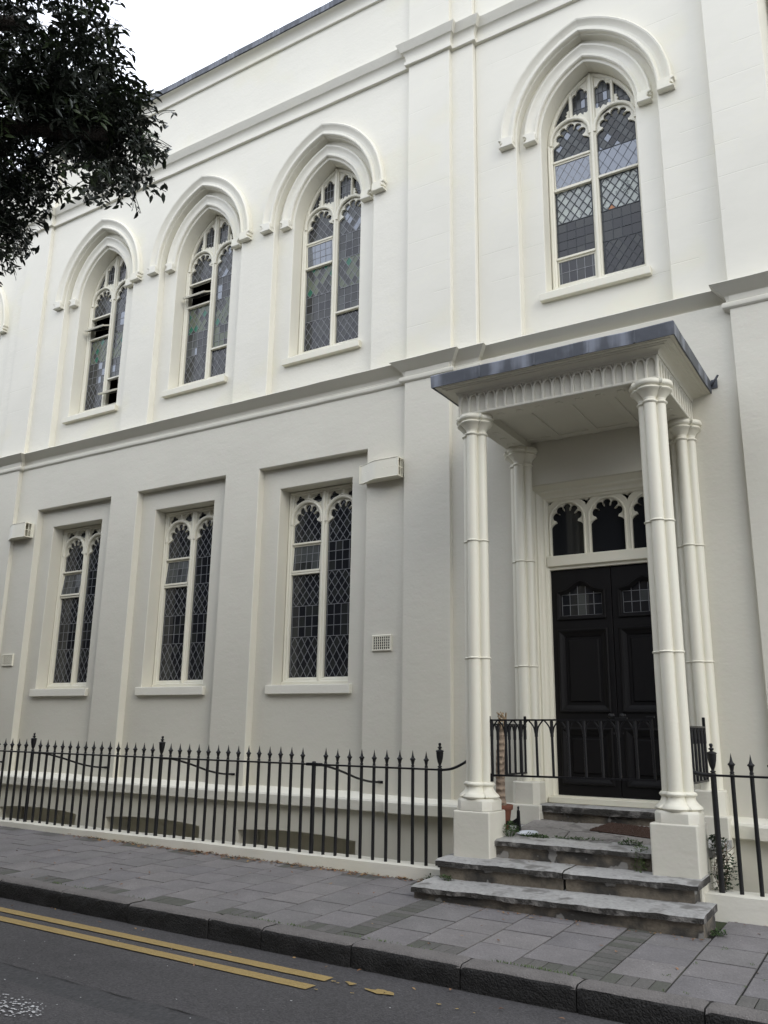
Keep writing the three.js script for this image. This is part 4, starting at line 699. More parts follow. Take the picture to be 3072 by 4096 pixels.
{
  const g = thing('porch_gate', 'low black iron gate of pointed arches between the front porch columns', 'gate', [-3.572, 0, 1.352]);
  gothicRail(g, 1.55, 1.066, 1.592, 10, 'x'); g.rotation.z = 0.010;
  part('hinge', [rbx(-0.028, 0.0, 1.555, 1.625, -0.012, 0.012, 0.009), rbx(-0.03, 0.012, 1.015, 1.09, -0.014, 0.014, 0.004)], M.iron, g);
  part('latch', [rbx(1.22, 1.33, 1.594, 1.604, -0.012, 0.012, 0.002), rbx(1.5, 1.57, 1.60, 1.615, -0.012, 0.012, 0.003)], M.iron, g);
  for (const [x, s] of [[CX[0] + 0.02, 'left side of the porch'], [CX[1] + 0.02, 'right side of the porch']]) {
    const t = thing('side_railing', 'low black iron railing of pointed arches closing the ' + s, 'railing', [x, 0, 0.225]);
    gothicRail(t, 1.0, 1.045, 1.555, 7, 'z');
    part('bracket', [rbx(-0.014, 0.014, 1.52, 1.64, -0.02, 0.01, 0.005), rbx(-0.014, 0.014, 1.40, 1.50, -0.025, 0.0, 0.005)], M.iron, t);
  }
}

// ---------------------------------------------------------------- ground
const road = structure('road', 'grey asphalt road with double yellow lines');
function sheet(x0, x1, z0, z1, yf, nx, nz) { const v = []; const P = (i, j) => { const x = lerp(x0, x1, i / nx), z = lerp(z0, z1, j / nz); return [x, yf(x, z), z]; };
  for (let i = 0; i < nx; i++) for (let j = 0; j < nz; j++) { const a = P(i, j), b = P(i, j + 1), c = P(i + 1, j + 1), d = P(i + 1, j); v.push(...a, ...b, ...c, ...a, ...c, ...d); }
  const g = new THREE.BufferGeometry(); g.setAttribute('position', new THREE.BufferAttribute(new Float32Array(v), 3)); g.computeVertexNormals(); return g; }
part('carriageway', [sheet(-80, 60, 3.5, 8.3, (x, z) => yRoad(x, z) + 0.004 * perlin.noise(x * 0.8, z * 1.1, 1), 140, 24)], M.asphalt, road);
{ // newer patch of tarmac with a sealed edge
  const e = (x) => 5.05 + 0.01 * (x + 5) + 0.03 * perlin.noise(x * 1.2, 3, 1) + 0.012 * perlin.noise(x * 7, 1, 1);
  const v = []; const n = 160; for (let i = 0; i < n; i++) { const a = lerp(-12, -0.4, i / n), b = lerp(-12, -0.4, (i + 1) / n); const q = (x, z) => [x, yRoad(x, z) + 0.006, z]; const A = q(a, e(a)), B = q(b, e(b)), C = q(b, 8.2), D = q(a, 8.2); v.push(...A, ...D, ...C, ...A, ...C, ...B); }
  const g = new THREE.BufferGeometry(); g.setAttribute('position', new THREE.BufferAttribute(new Float32Array(v), 3)); g.computeVertexNormals(); part('tarmac_patch', [g], M.patch, road);
  const s = []; for (let i = 0; i < n; i++) { const a = lerp(-12, -0.4, i / n), b = lerp(-12, -0.4, (i + 1) / n), w = (x) => 0.0005 + 0.010 * Math.max(0, perlin.noise(x * 4, 9, 2) + 0.25); const q = (x, z) => [x, yRoad(x, z) + 0.009, z]; s.push(...q(a, e(a) - w(a)), ...q(a, e(a) + w(a)), ...q(b, e(b) + w(b)), ...q(a, e(a) - w(a)), ...q(b, e(b) + w(b)), ...q(b, e(b) - w(b))); }
  const h = new THREE.BufferGeometry(); h.setAttribute('position', new THREE.BufferAttribute(new Float32Array(s), 3)); h.computeVertexNormals(); part('tarmac_seam', [h], M.kerbFace, road);
}
const ribbon = (x0, x1, zc, w, lift, jag) => { const v = [], n = Math.max(4, Math.round((x1 - x0) / 0.05)); const Z = (x, s) => zc + s * (w / 2 + 0.004 * perlin.noise(x * 9, s * 3, 1) + 0.002 * perlin.noise(x * 31, s, 4)), q = (x, s, e) => [x + (e ? jag * (rnd() - 0.5) : 0), yRoad(x, zc) + lift, Z(x, s)];
  for (let i = 0; i < n; i++) { const a = lerp(x0, x1, i / n), b = lerp(x0, x1, (i + 1) / n); const A = q(a, -1), B = q(a, 1), C = q(b, 1, i === n - 1), D = q(b, -1, i === n - 1); v.push(...A, ...B, ...C, ...A, ...C, ...D); }
  const g = new THREE.BufferGeometry(); g.setAttribute('position', new THREE.BufferAttribute(new Float32Array(v), 3)); g.computeVertexNormals(); return g; };
seed = 5;
part('yellow_line', [ribbon(-40, -3.60, 3.955, 0.105, 0.0085, 0.02)], M.yellow, road);
part('yellow_line', [ribbon(-40, -3.575, 4.185, 0.105, 0.0085, 0.02)], M.yellow, road);
const blot = (x, z, r, n = 9) => { const pts = [...Array(n)].map((_, i) => { const a = i / n * 6.283, q = r * rr(0.35, 1.1); return [x + 1.5 * q * Math.cos(a), -(z + q * Math.sin(a))]; }); const g = new THREE.ShapeGeometry(poly(pts)); g.rotateX(-Math.PI / 2); g.translate(0, yRoad(x, z) + 0.0085, 0); return g; };
for (const [x, z, r] of [[-3.18, 3.985, 0.055], [-3.10, 3.975, 0.045], [-3.25, 3.99, 0.03], [-3.42, 3.95, 0.03], [-3.46, 3.93, 0.018], [-3.50, 3.985, 0.012], [-3.30, 4.12, 0.012], [-2.75, 3.98, 0.014], [-2.62, 3.99, 0.011], [-2.50, 4.0, 0.009], [-1.95, 4.02, 0.012], [-3.52, 4.20, 0.014], [-3.55, 3.97, 0.016]]) part('yellow_paint_fragment', [blot(x, z, r)], M.yellow, road);
{ const gs = []; seed = 15; for (let i = 0; i < 150; i++) { const u = Math.pow(rnd(), 0.6), a = rnd() * 6.283; gs.push(blot(-4.72 + 0.30 * u * Math.cos(a), 5.58 + 0.15 * u * Math.sin(a), rr(0.003, 0.013), 6)); } for (let i = 0; i < 40; i++) gs.push(blot(rr(-6, -1.5), rr(4.0, 5.6), rr(0.003, 0.007), 6)); part('paint_splashes', gs, M.splash, road, { stuff: true }); }

const pave = structure('pavement', 'grey concrete flag pavement with small block edging and a granite kerb');
part('paving_bed', [sheet(-40, 12, 1.30, 3.5, (x, z) => yPave(x, z) - 0.009, 100, 8)], M.joint, pave);
{
  seed = 21;
  const T = 0.05, tiltX = Math.atan(0.032), tiltZ = Math.atan(slopeX);
  const mk = (w, d, k) => { const g = new RoundedBoxGeometry(w, T, d, 1, 0.0035); g.translate(0, -T / 2, 0); const c = clean(g); return boxUV(c, k * 0.37, k * 0.71); };
  const flagG = [0, 1, 2, 3, 4].map((k) => mk(0.386, 0.387, k)), halfG = [0, 1, 2].map((k) => mk(0.394, 0.194, k + 7)), blkZ = [0, 1, 2].map((k) => mk(0.0940, 0.194, k + 11)), blkX = [0, 1, 2].map((k) => mk(0.194, 0.0940, k + 17));
  const pick = (a) => a[Math.floor(rnd() * a.length)];
  const lay = (name, G, Ms, x, z) => reuse(name, pick(G), pick(Ms), pave, [x, yPave(x, z) + rr(-0.0015, 0.0025), z], [tiltX + rr(-0.004, 0.004), 0, tiltZ + rr(-0.003, 0.003)]);
  const z0 = 1.42, z1 = 3.415, strips = [-3.83, -2.025], cols = [];
  let x = -3.93; for (let k = 0; x > -13.2; k++) { cols.push([x - 0.2, k]); x -= 0.4; }
  x = -3.73; for (let k = 0; k < 4; k++) { cols.push([x + 0.2, k + 1]); x += 0.4; }
  x = -1.925; for (let k = 0; k < 9; k++) { cols.push([x + 0.2, k]); x += 0.4; }
  for (const [cx, k] of cols) {
    const kerbBlocks = ((k % 2) + 2) % 2 === 0;
    const row = (z) => { for (let i = 0; i < 4; i++) lay('paving_block', blkZ, M.blocks, cx - 0.15 + i * 0.1, z); };
    let z = z1; if (kerbBlocks) { row(z - 0.1); z -= 0.2; }
    while (z - 0.4 > z0 - 0.02) { if (!(cx > -3.95 && cx < -1.62 && z < 2.05)) lay('paving_flag', flagG, M.flags, cx, z - 0.2); z -= 0.4; }
    if (z - z0 > 0.15 && !(cx > -3.95 && cx < -1.62)) row(z - 0.1);
  }
  for (const sx of strips) for (let z = z1 - 0.05; z > 1.95; z -= 0.1) lay('paving_block', blkX, M.blocks, sx, z);
  // kerb
  const jx = [2.0, 1.1, 0.25, -0.5, -1.26, -2.011, -2.801, -3.671, -4.485, -5.036, -5.946, -6.83, -7.72, -8.55, -9.45, -10.3, -11.2, -12.1, -13, -14, -15, -16];
  for (let i = 0; i < jx.length - 1; i++) {
    const a = jx[i + 1] + 0.005, b = jx[i] - 0.005, n = Math.max(6, Math.round((b - a) / 0.03)), g = sbox(a, b, -0.30, 0.0, 3.42, 3.60, n, 12, 7), p = g.attributes.position, dz = rr(-0.008, 0.006), dy = rr(-0.004, 0.004);
    for (let k = 0; k < p.count; k++) { const X = p.getX(k), Y = p.getY(k), Z = p.getZ(k), e = step2(3.565, 3.60, Z) * step2(-0.04, 0, Y), en = Math.max(step2(0.03, 0, X - a), step2(0.03, 0, b - X));
      p.setXYZ(k, X, yPave(X, 3.6) + 0.01 + Y - 0.016 * e - 0.008 * en * step2(-0.03, 0, Y) + dy + 0.004 * perlin.noise(X * 3, Z * 9, 2), Z - 0.010 * e - 0.006 * en * step2(3.56, 3.6, Z) + dz + step2(3.5, 3.6, Z) * 0.010 * (perlin.noise(X * 5, Y * 9, 4) + 0.7 * perlin.noise(X * 19, Y * 22, 1))); }
    const geo = rough(g, 0.0016, 30); boxUV(geo, i * 0.31, i * 0.17);
    const nn = geo.attributes.normal, pp = geo.attributes.position, top = [], face = [];
    for (let k = 0; k < pp.count; k += 3) (nn.getY(k) + nn.getY(k + 1) + nn.getY(k + 2) > 1.9 ? top : face).push(k);
    const ord = [...top, ...face], P = new Float32Array(pp.count * 3), N = new Float32Array(pp.count * 3), U = new Float32Array(pp.count * 2);
    ord.forEach((k, q) => { for (let c = 0; c < 3; c++) { P.set([pp.getX(k + c), pp.getY(k + c), pp.getZ(k + c)], (q * 3 + c) * 3); N.set([nn.getX(k + c), nn.getY(k + c), nn.getZ(k + c)], (q * 3 + c) * 3); U.set([geo.attributes.uv.getX(k + c), geo.attributes.uv.getY(k + c)], (q * 3 + c) * 2); } });
    const G = new THREE.BufferGeometry(); G.setAttribute('position', new THREE.BufferAttribute(P, 3)); G.setAttribute('normal', new THREE.BufferAttribute(N, 3)); G.setAttribute('uv', new THREE.BufferAttribute(U, 2)); G.addGroup(0, top.length * 3, 0); G.addGroup(top.length * 3, face.length * 3, 1);
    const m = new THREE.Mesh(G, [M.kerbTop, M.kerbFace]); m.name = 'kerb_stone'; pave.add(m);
  }
}
// low painted wall that carries the railing, and the sunk area behind it
const base1 = thing('railing_wall', 'low cream painted wall carrying the long railing', 'wall');
part('coping', [wobbleY(join([rough(sbox(-22, -3.90, -0.05, 0.19, 1.12, 1.425, 220, 3, 4), 0.004, 7)]), 0.004)], M.cream, base1); part('face', [bx(-22, -3.90, -1.85, -0.04, 1.13, 1.415)], M.cream, base1);
const base2 = thing('railing_wall', 'low cream painted wall carrying the short railing right of the steps', 'wall');
part('coping', [rough(sbox(-1.70, 4, -0.06, 0.235, 1.12, 1.43, 70, 3, 4), 0.004, 7)], M.cream, base2); part('face', [bx(-1.70, 4, -1.85, -0.05, 1.13, 1.42)], M.cream, base2);
const area = structure('area_floor', 'floor of the sunk area in front of the basement'); part('paving', [bx(-22, 4, -1.95, -1.85, -0.3, 1.3)], M.landing, area);
const ground = structure('ground', 'ground around the street'); part('soil', [bx(-200, 200, -2.4, -2.2, -200, 200)], M.joint, ground);

// ---------------------------------------------------------------- small things on the landing and the steps
{
  const c = fbm(256, 40, 3, 101);
  M.coir = std({ map: tex(256, (i) => { const t = 0.6 + 0.9 * (c[i] - 0.3); return [0.085 * t, 0.05 * t, 0.036 * t]; }, 0.35), roughness: 1 });
  const mat = thing('door_mat', 'brown coir door mat in front of the black door', 'door mat', [-2.47, 0.568, 0.50], -0.22);
  mat.rotation.x = 0.10; part('backing', [rbx(-0.40, 0.40, 0, 0.012, -0.20, 0.20, 0.005)], M.coir, mat);
  const tuft = clean(new THREE.ConeGeometry(0.006, 0.02, 4)), im = new THREE.InstancedMesh(tuft, M.coir, 3200), m4 = new THREE.Matrix4(), q = new THREE.Quaternion(), e = new THREE.Euler(); seed = 301;
  for (let i = 0; i < 3200; i++) { e.set(rr(-0.6, 0.6), rr(0, 6), rr(-0.6, 0.6)); q.setFromEuler(e); m4.compose(new THREE.Vector3(rr(-0.395, 0.395), 0.014, rr(-0.195, 0.195)), q, new THREE.Vector3(1, rr(0.6, 1.2), 1)); im.setMatrixAt(i, m4); }
  im.name = 'pile'; im.userData.kind = 'stuff'; mat.add(im);
}
{
  M.china = std({ color: lin(0.62, 0.66, 0.70), roughness: 0.25 });
  const p = thing('plate', 'white saucer lying on the porch landing', 'plate', [-3.385, 0.520, 0.985]); p.rotation.x = 0.11;
  part('dish', [lathe([[0.001, 0.006], [0.05, 0.006], [0.075, 0.014], [0.10, 0.022], [0.102, 0.019], [0.076, 0.009], [0.05, 0.0], [0.001, 0.0]], 28)], M.china, p);
}
{
  M.terra = std({ color: lin(0.20, 0.075, 0.045), roughness: 0.9 });
  const b = fbm(256, 10, 4, 111);
  M.stem = std({ map: tex(256, (i, x, y) => { const r = 0.85 + 0.14 * Math.sin(y / 256 * 6.283 * 7 + 3 * b[i]) + 0.8 * (b[i] - 0.5); return [0.34 * r, 0.26 * r, 0.19 * r]; }, 0.45), bumpMap: tex(256, (i, x, y) => 0.5 + 0.3 * Math.sin(y / 256 * 6.283 * 7 + 3 * b[i]) + 0.3 * (b[i] - 0.5), 0.45, false), bumpScale: 0.02, roughness: 0.95 });
  M.fibre = std({ color: lin(0.36, 0.27, 0.17), roughness: 0.95, side: THREE.DoubleSide });
  const p = thing('potted_stem', 'terracotta pot with a tall bare ringed stem leaning inside the porch', 'potted plant', [-3.715, 0.535, 0.86]);
  part('pot', [lathe([[0.001, 0], [0.075, 0], [0.10, 0.19], [0.115, 0.19], [0.12, 0.235], [0.105, 0.235], [0.098, 0.20], [0.001, 0.195]], 22)], M.terra, p);
  const ring = []; const N = 40; for (let i = 0; i <= N; i++) { const t = i / N; ring.push([0.050 - 0.010 * t + 0.0015 * Math.sin(i * 2.1) + (t < 0.12 ? 0.016 * (1 - t / 0.12) : 0), t * 0.80]); }
  part('stem', [(() => { const g = lathe([[0.001, 0], ...ring, [0.001, 0.80]], 14), q = g.attributes.position; for (let i = 0; i < q.count; i++) { const y = q.getY(i); q.setX(i, q.getX(i) + 0.05 * y - 0.025 * Math.sin(y * 3)); q.setY(i, y + 0.19); } g.computeVertexNormals(); return g; })()], M.stem, p);
  const fr = []; seed = 411; for (let i = 0; i < 16; i++) { const a = rr(0, 6.28), h = rr(0.05, 0.17), r = rr(0.015, 0.034); fr.push(tube([[0.03 + r * Math.cos(a), 0.95, r * Math.sin(a)], [0.03 + (r + 0.012) * Math.cos(a), 0.97 + h * 0.5, (r + 0.012) * Math.sin(a)], [0.03 + rr(-0.05, 0.07), 0.97 + h, rr(-0.04, 0.04)]], rr(0.004, 0.010), { n: 5, seg: 4 })); }
  part('frayed_top', fr, M.fibre, p);
}
{
  const s = thing('boot_scraper', 'small black iron boot scraper at the left end of the landing', 'boot scraper', [-3.515, 0.535, 0.90]);
  for (const x of [-0.20, 0.0]) part('upright', [slab([[x - 0.024, 0], [x - 0.018, 0.10], [x - 0.012, 0.19], [x + 0.012, 0.19], [x + 0.014, 0.10], [x + 0.024, 0]], [], -0.012, 0.012, 0.003), lathe([[0.001, 0.235], [0.012, 0.225], [0.010, 0.21], [0.007, 0.205], [0.012, 0.195], [0.012, 0.188]], 10).translate(x, 0, 0)], M.iron, s);
  part('blade', [slab([[-0.19, 0.05], [-0.01, 0.05], [-0.01, 0.14], ...[...Array(9)].map((_, i) => { const t = i / 8; return [-0.02 - 0.16 * t, 0.10 - 0.035 * Math.sin(Math.PI * t) + 0.02]; }), [-0.19, 0.14]], [], -0.004, 0.004)], M.iron, s);
}
// leaves
function leafGeo(l, w, fold = 0.2, seg = 3) {
  const v = [], c = []; for (let i = 0; i <= seg; i++) { const t = i / seg, ww = w * Math.sin(Math.PI * Math.pow(t, 0.8)) * 0.5; c.push([[-ww, fold * ww, 0], [0, 0, 0], [ww, fold * ww, 0]].map(([x, y]) => [x, y - 0.35 * l * t * t * 0.5, t * l])); }
  for (let i = 0; i < seg; i++) for (const k of [0, 1]) { const a = c[i][k], b = c[i][k + 1], d = c[i + 1][k], e = c[i + 1][k + 1]; v.push(...a, ...d, ...e, ...a, ...e, ...b); }
  const g = new THREE.BufferGeometry(); g.setAttribute('position', new THREE.BufferAttribute(new Float32Array(v), 3)); g.computeVertexNormals(); return g;
}
M.weed = std({ color: lin(0.045, 0.085, 0.022), roughness: 0.75, side: THREE.DoubleSide });
M.weedB = std({ color: lin(0.075, 0.12, 0.03), roughness: 0.75, side: THREE.DoubleSide });
M.ivy = std({ color: lin(0.028, 0.055, 0.022), roughness: 0.55, side: THREE.DoubleSide });
M.dead = [lin(0.20, 0.10, 0.045), lin(0.13, 0.07, 0.04), lin(0.30, 0.19, 0.08), lin(0.24, 0.13, 0.07)].map((c) => std({ color: c, roughness: 0.9, side: THREE.DoubleSide }));
function weed(label, x, y, z, n, rad, h, mat = M.weed, sq = 1, droop = 0) {
  const t = thing('weed', label, 'weed', [x, y, z]), gs = [], st = [];
  for (let i = 0; i < n; i++) { const a = rr(0, 6.28), r = rad * Math.sqrt(rnd()), px = r * Math.cos(a), pz = r * Math.sin(a) * sq, hh = h * rr(0.3, 1) * (1 - 0.5 * r / rad), dy = -droop * rnd(); const g = leafGeo(rr(0.018, 0.038), rr(0.010, 0.02), 0.3, 2); g.rotateX(rr(-1.1, 0.3)); g.rotateY(rr(0, 6.28)); g.translate(px, hh + dy, pz); gs.push(g); if (i % 4 === 0) st.push(tube([[px * 0.4, 0, pz * 0.4], [px * 0.7, (hh + dy) * 0.6, pz * 0.7], [px, hh + dy, pz]], 0.0016, { n: 4, seg: 3 })); }
  part('leaves', gs, mat, t, { stuff: true }); part('stems', st, mat, t, { stuff: true }); return t;
}
seed = 501;
weed('leafy green weed at the foot of the pedestal beside the boot scraper', -3.49, 0.515, 1.17, 170, 0.10, 0.16);
weed('green weeds growing round the white saucer', -3.27, 0.505, 1.11, 170, 0.15, 0.05, M.weed, 0.25);
weed('thin line of weeds along the landing joint', -2.85, 0.515, 1.07, 110, 0.26, 0.03, M.weed, 0.12);
weed('trailing weed hanging over the top step beside the right pedestal', -2.20, 0.515, 1.385, 190, 0.075, 0.08, M.weedB, 1.0, 0.2);
weed('small weed on the top step left of the trailing weed', -2.36, 0.515, 1.14, 110, 0.11, 0.06, M.weed, 0.4);
weed('green weed at the left foot of the bottom step', -4.12, yPave(-4.1, 1.5) , 1.52, 130, 0.12, 0.10, M.weed, 0.5);
weed('small weed on the left end of the bottom step', -3.86, 0.17, 1.78, 60, 0.06, 0.06, M.weed, 0.5);
weed('small green weed by the right foot of the bottom step', -1.50, yPave(-1.5, 1.9), 1.93, 60, 0.06, 0.05, M.weed, 0.8);
{ // climbing plant on the side of the right pedestal
  const t = thing('climbing_plant', 'leafy climber growing beside the right pedestal behind the railing', 'plant', [-1.60, 0.20, 1.16]); seed = 601; const gs = [], st = [];
  for (let i = 0; i < 620; i++) { const h = Math.pow(rnd(), 0.9) * 0.46, w = 0.045 + 0.085 * Math.sin(Math.PI * Math.min(1, h / 0.46 * 0.9 + 0.1)); const g = leafGeo(rr(0.026, 0.048), rr(0.016, 0.030), 0.3, 2); g.rotateX(rr(-1.0, 0.5)); g.rotateY(rr(0, 6.28)); const s = rr(-1, 1) * rnd(); g.translate(s * w + 0.03 * Math.sin(h * 9), h, rr(-1, 1) * 0.07); gs.push(g); }
  for (let i = 0; i < 12; i++) st.push(tube([[rr(-0.03, 0.03), 0, rr(-0.03, 0.03)], [rr(-0.06, 0.06), 0.2, rr(-0.05, 0.05)], [rr(-0.09, 0.13), rr(0.3, 0.5), rr(-0.06, 0.06)]], 0.0025, { n: 8, seg: 4 }));
  part('leaves', gs, M.ivy, t, { stuff: true }); part('stems', st, M.stem, t, { stuff: true });
}
{ // moss and grass in the joints, fallen leaves
  const g0 = (x, z, n, sx, sz, h, gs) => { for (let i = 0; i < n; i++) { const px = x + rr(-sx, sx), pz = z + rr(-sz, sz), g = leafGeo(rr(0.5, 1) * h, 0.005, 0.1, 2); g.rotateX(rr(-1.5, -0.7)); g.rotateY(rr(0, 6.28)); g.translate(px, yPave(px, pz) + 0.002, pz); gs.push(g); } };
  seed = 701; const gs = [];
  for (let i = 0; i < 26; i++) g0(rr(-7.5, -0.6), 3.415, 16, rr(0.04, 0.13), 0.008, 0.028, gs);
  for (let i = 0; i < 20; i++) g0(rr(-1.9, -0.4), rr(2.2, 3.4), 5, 0.02, 0.02, 0.02, gs);
  for (let i = 0; i < 18; i++) g0(rr(-9.5, -4.3), 1.45, 10, 0.12, 0.012, 0.03, gs);
  const o = new THREE.Mesh(join(gs), M.weedB); o.name = 'joint_grass'; o.userData = { kind: 'stuff', label: 'tufts of grass and moss in the pavement joints', category: 'grass' }; scene.add(o);
  const lit = M.dead.map(() => []); const drop = (x, z, y, s = 1) => { const g = leafGeo(rr(0.03, 0.06) * s, rr(0.014, 0.028) * s, rr(-0.5, 0.6), 3); g.rotateX(rr(-0.35, 0.15)); g.rotateY(rr(0, 6.28)); g.rotateZ(rr(-0.4, 0.4)); g.translate(x, y + 0.012, z); lit[Math.floor(rnd() * 4)].push(g); };
  for (let i = 0; i < 520; i++) { const x = -9.5 + 5.3 * Math.pow(rnd(), 0.8), z = 1.44 + 0.16 * rnd() * rnd(); drop(x, z, yPave(x, z), 0.95); }
  for (let i = 0; i < 46; i++) { const x = rr(-9, -0.6), z = rr(1.6, 3.4); if (!(x > -4.1 && x < -1.5 && z < 2.15)) drop(x, z, yPave(x, z), 0.85); }
  for (let i = 0; i < 60; i++) { const x = rr(-4.0, -1.5), z = 2.12 + rnd() * rnd() * 0.12; drop(x, z, yPave(x, z), 0.7); }
  for (let i = 0; i < 26; i++) { const x = rr(-1.5, 0), z = 1.46 + rnd() * 0.1; drop(x, z, yPave(x, z), 0.8); }
  for (let i = 0; i < 30; i++) { const x = rr(-8, -1), z = 3.63 + rnd() * rnd() * 0.7; drop(x, z, yRoad(x, z), 0.8); }
  for (let i = 0; i < 16; i++) { const x = rr(-3.8, -1.8); drop(x, rr(1.72, 1.78), 0.165, 0.6); drop(x, rr(1.42, 1.5), 0.345, 0.5); }
  const L = new THREE.Group(); L.name = 'fallen_leaves'; L.userData = { kind: 'stuff', label: 'brown fallen leaves along the foot of the wall and on the paving', category: 'leaves' }; scene.add(L);
  lit.forEach((g, i) => part('leaf_litter', g, M.dead[i], L, { stuff: true }));
}

// ---------------------------------------------------------------- evergreen oaks along the other side of the street; one crown reaches into view, the unseen row is there to shade the wall
M.bark = std({ color: lin(0.06, 0.05, 0.042), roughness: 0.95, bumpMap: tex(256, (i) => fbmIron[i], 0.2, false), bumpScale: 0.03 });
M.oak = std({ color: lin(0.026, 0.034, 0.024), roughness: 0.30, side: THREE.DoubleSide }); M.oakB = std({ color: lin(0.035, 0.055, 0.02), roughness: 0.45, side: THREE.DoubleSide });
seed = 801;
const sprayGeo = (() => { const s = []; for (let i = 0; i < 13; i++) { const t = i / 12, g = leafGeo(rr(0.045, 0.068), rr(0.016, 0.024), 0.25, 3); g.rotateX(rr(-0.2, 0.9)); g.rotateY(i * 2.4 + rr(-0.4, 0.4)); g.rotateX(0.25); g.translate(rr(-0.012, 0.012), -0.02 - 0.05 * t * t, 0.02 + 0.20 * t); s.push(g); }
  return join([...s, tube([[0, 0, 0], [0, -0.01, 0.1], [0, -0.06, 0.22]], 0.0022, { n: 4, seg: 3 })]); })();
function oak(label, o, lobes, scale = 1, group) {
  const tree = thing('evergreen_oak', label, 'tree', o, 0, group), W = (p) => [p[0] - o[0], p[1] - o[1], p[2] - o[2]];
  part('trunk', [(() => { const c = new THREE.CatmullRomCurve3([[0, -0.2, 0], [0.1, 1.4, -0.1], [0.3, 2.8, -0.3], [0.6, 4.2, -0.7]].map((p) => new THREE.Vector3(...p))); const g = new THREE.TubeGeometry(c, 20, 0.3, 12), p = g.attributes.position; for (let i = 0; i < p.count; i++) { const y = p.getY(i), k = 1 - 0.10 * y; const q = c.getPoint(sat(y / 4.2)); p.setX(i, q.x + (p.getX(i) - q.x) * k); p.setZ(i, q.z + (p.getZ(i) - q.z) * k); } return g; })()], M.bark, tree);
  for (const [x, y, z] of lobes) { const e = W([x, y, z]); part('limb', [tube([[0.5, 3.6, -0.6], [lerp(0.5, e[0], 0.4), lerp(3.6, e[1], 0.65), lerp(-0.6, e[2], 0.4)], [lerp(0.5, e[0], 0.8), lerp(3.6, e[1], 0.93), lerp(-0.6, e[2], 0.8)], e], 0.045, { n: 14, seg: 7 })], M.bark, tree); }
  const list = []; for (const [x, y, z, rx, ry, rz, n] of lobes) for (let i = 0; i < n; i++) { let a, b, c, r; do { a = rr(-1, 1); b = rr(-1, 1); c = rr(-1, 1); r = Math.hypot(a, b, c); } while (r > 1 || r < 0.02); const k = Math.pow(r, 0.55) / r; const bump = 1 + 0.22 * perlin.noise(a * k * 2.3 + x, b * k * 2.3 + y, c * k * 2.3 + z); const px = a * k * bump, py = b * k * bump, pz = c * k * bump; if (perlin.noise((x + px * rx) * 4.2, (y + py * ry) * 4.2, (z + pz * rz) * 1.6) < -0.16) continue; list.push([x + px * rx, y + py * ry, z + pz * rz, a, b, c]); }
  for (const [mat, f] of [[M.oak, (i) => i % 7], [M.oakB, (i) => !(i % 7)]]) {
    const L = list.filter((_, i) => f(i)), im = new THREE.InstancedMesh(sprayGeo, mat, L.length), m4 = new THREE.Matrix4(), q = new THREE.Quaternion(), e = new THREE.Euler();
    L.forEach(([x, y, z, a, b, c], i) => { e.set(rr(-0.5, 1.0) - 0.3 * b, Math.atan2(a, c) + rr(-1.0, 1.0), rr(-0.8, 0.8), 'YXZ'); q.setFromEuler(e); m4.compose(new THREE.Vector3(...W([x, y, z])), q, new THREE.Vector3().setScalar(scale * rr(0.8, 1.2))); im.setMatrixAt(i, m4); });
    im.name = 'crown'; im.userData.kind = 'stuff'; tree.add(im);
  }
}
oak('dark evergreen oak whose crown hangs into the upper left corner', [-7.6, 0, 9.9],
  [[-4.19, 5.66, 6.62, 0.38, 0.72, 0.42, 620], [-3.83, 5.00, 6.22, 0.13, 0.28, 0.2, 230], [-3.98, 5.27, 6.38, 0.20, 0.22, 0.26, 260], [-4.22, 5.24, 6.50, 0.26, 0.18, 0.32, 260], [-4.42, 4.95, 6.48, 0.14, 0.20, 0.24, 180], [-4.60, 4.72, 6.46, 0.11, 0.17, 0.2, 120], [-4.68, 4.50, 6.42, 0.07, 0.14, 0.15, 70], [-4.75, 5.45, 6.9, 0.55, 0.8, 0.5, 520], [-5.2, 6.4, 7.3, 1.1, 1.1, 1.0, 700], [-6.2, 5.8, 8.0, 1.3, 1.3, 1.3, 2200], [-7.6, 6.3, 8.2, 1.9, 2.1, 1.7, 6000], [-5.4, 6.9, 8.6, 1.5, 1.6, 1.2, 3400], [-3.8, 6.6, 9.9, 1.7, 1.7, 1.1, 3400]], 1.02);
const SHADE_TREES = [[-23.5, 9.0, 'unseen evergreen oak farthest left along the far side of the street'], [-19.2, 9.2, 'unseen evergreen oak second from the left along the far side of the street'], [-15.0, 9.0, 'unseen evergreen oak third from the left along the far side of the street'], [-11.0, 9.2, 'unseen evergreen oak next to the one overhanging the street']];  // unseen oaks, added and shaped to darken the lower left wall
SHADE_TREES.forEach(([x, z, label]) => oak(label, [x, 0, z],
  [[x + 0.2, 6.1, z - 1.2, 2.4, 2.1, 2.5, 3000], [x - 0.8, 6.7, z + 0.4, 2.0, 1.7, 2.0, 1000], [x - 1.4, 5.5, z - 2.7, 1.7, 1.7, 1.6, 1500], [x + 1.2, 5.6, z - 2.6, 1.7, 1.7, 1.6, 1500]], 2.2, 'unseen street trees shading the chapel'));
const fb1 = fbm(512, 40, 3, 121);
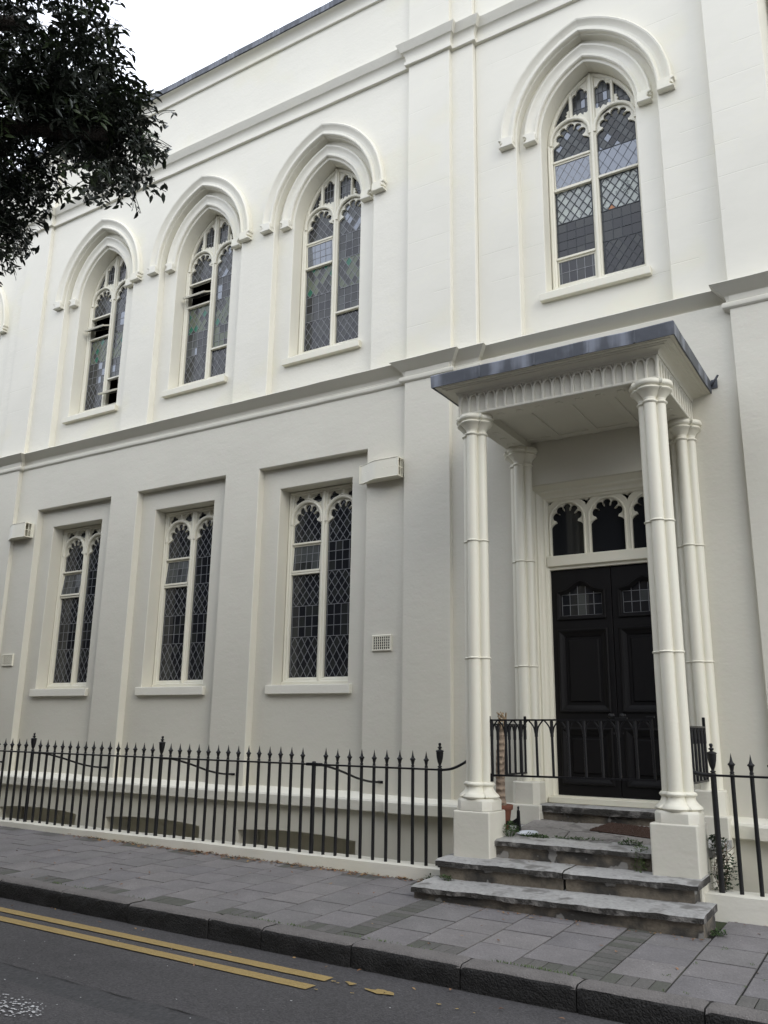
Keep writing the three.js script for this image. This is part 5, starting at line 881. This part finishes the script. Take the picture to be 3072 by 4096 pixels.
// ---------------------------------------------------------------- across the street, behind the camera: what shades and is mirrored
{
  M.brick = std({ map: tex(512, (i) => { const t = 0.75 + 0.5 * fb1[i]; return [0.20 * t, 0.16 * t, 0.125 * t]; }, 1.2), roughness: 0.9 });
  const far = structure('far_pavement', 'pavement on the other side of the street'); part('paving', [bx(-80, 60, -0.4, 0.0, 8.3, 12.5)], M.flags[1], far);
  for (let k = 0; k < 9; k++) {
    const x0 = -48 + k * 6, h = [8.8, 8.3, 8.6, 8.2, 8.8, 8.4, 8.7, 8.5, 8.2][k], t = thing('terraced_house', ['first', 'second', 'third', 'fourth', 'fifth', 'sixth', 'seventh', 'eighth', 'ninth'][k] + ' brick terraced house from the left across the street', 'house', [x0, 0, 12.5], 0, 'houses across the street');
    const hs = []; for (const y of [0.9, 3.6, 6.0]) for (const x of [1.0, 3.6]) hs.push(rect(x, x + 1.2, y, y + 1.9));
    part('wall', [slab(rect(0, 5.99, -0.3, h), hs, 0, 0.3), bx(0, 5.99, -0.3, h, 3, 7)], M.brick, t); part('roof', [slab([[0, h], [7, h], [3.5, h + 1.8]].map(([a, b]) => [-a, b]), [], 0, 5.99).rotateY(Math.PI / 2)], M.patch, t);
    for (const q of hs) { part('window_pane', [bx(q[0][0], q[1][0], q[0][1], q[2][1], 0.15, 0.16)], M.glassClear, t); part('window_frame', [bx(q[0][0], q[1][0], (q[0][1] + q[2][1]) / 2 - 0.03, (q[0][1] + q[2][1]) / 2 + 0.03, 0.10, 0.15), bx((q[0][0] + q[1][0]) / 2 - 0.02, (q[0][0] + q[1][0]) / 2 + 0.02, q[0][1], q[2][1], 0.11, 0.14)], M.creamSmooth, t); }
  }
}
{ // the next building beyond the right hand corner, set back
  const n = thing('neighbouring_building', 'set back grey wall just visible at the top right corner', 'building', [-0.45, 0, -1.3]);
  part('wall', [bx(0, 9, -2, 14, -6, 0)], M.creamLined, n);
}
{
  const n = thing('neighbouring_building', 'tall rendered building beyond the left end of the chapel', 'building', [-22.2, 0, -0.2]);
  part('wall', [bx(-30, 0, -2, 12, -8, 0)], M.cream, n);
}
shade(scene);
renderer.render(scene, camera);
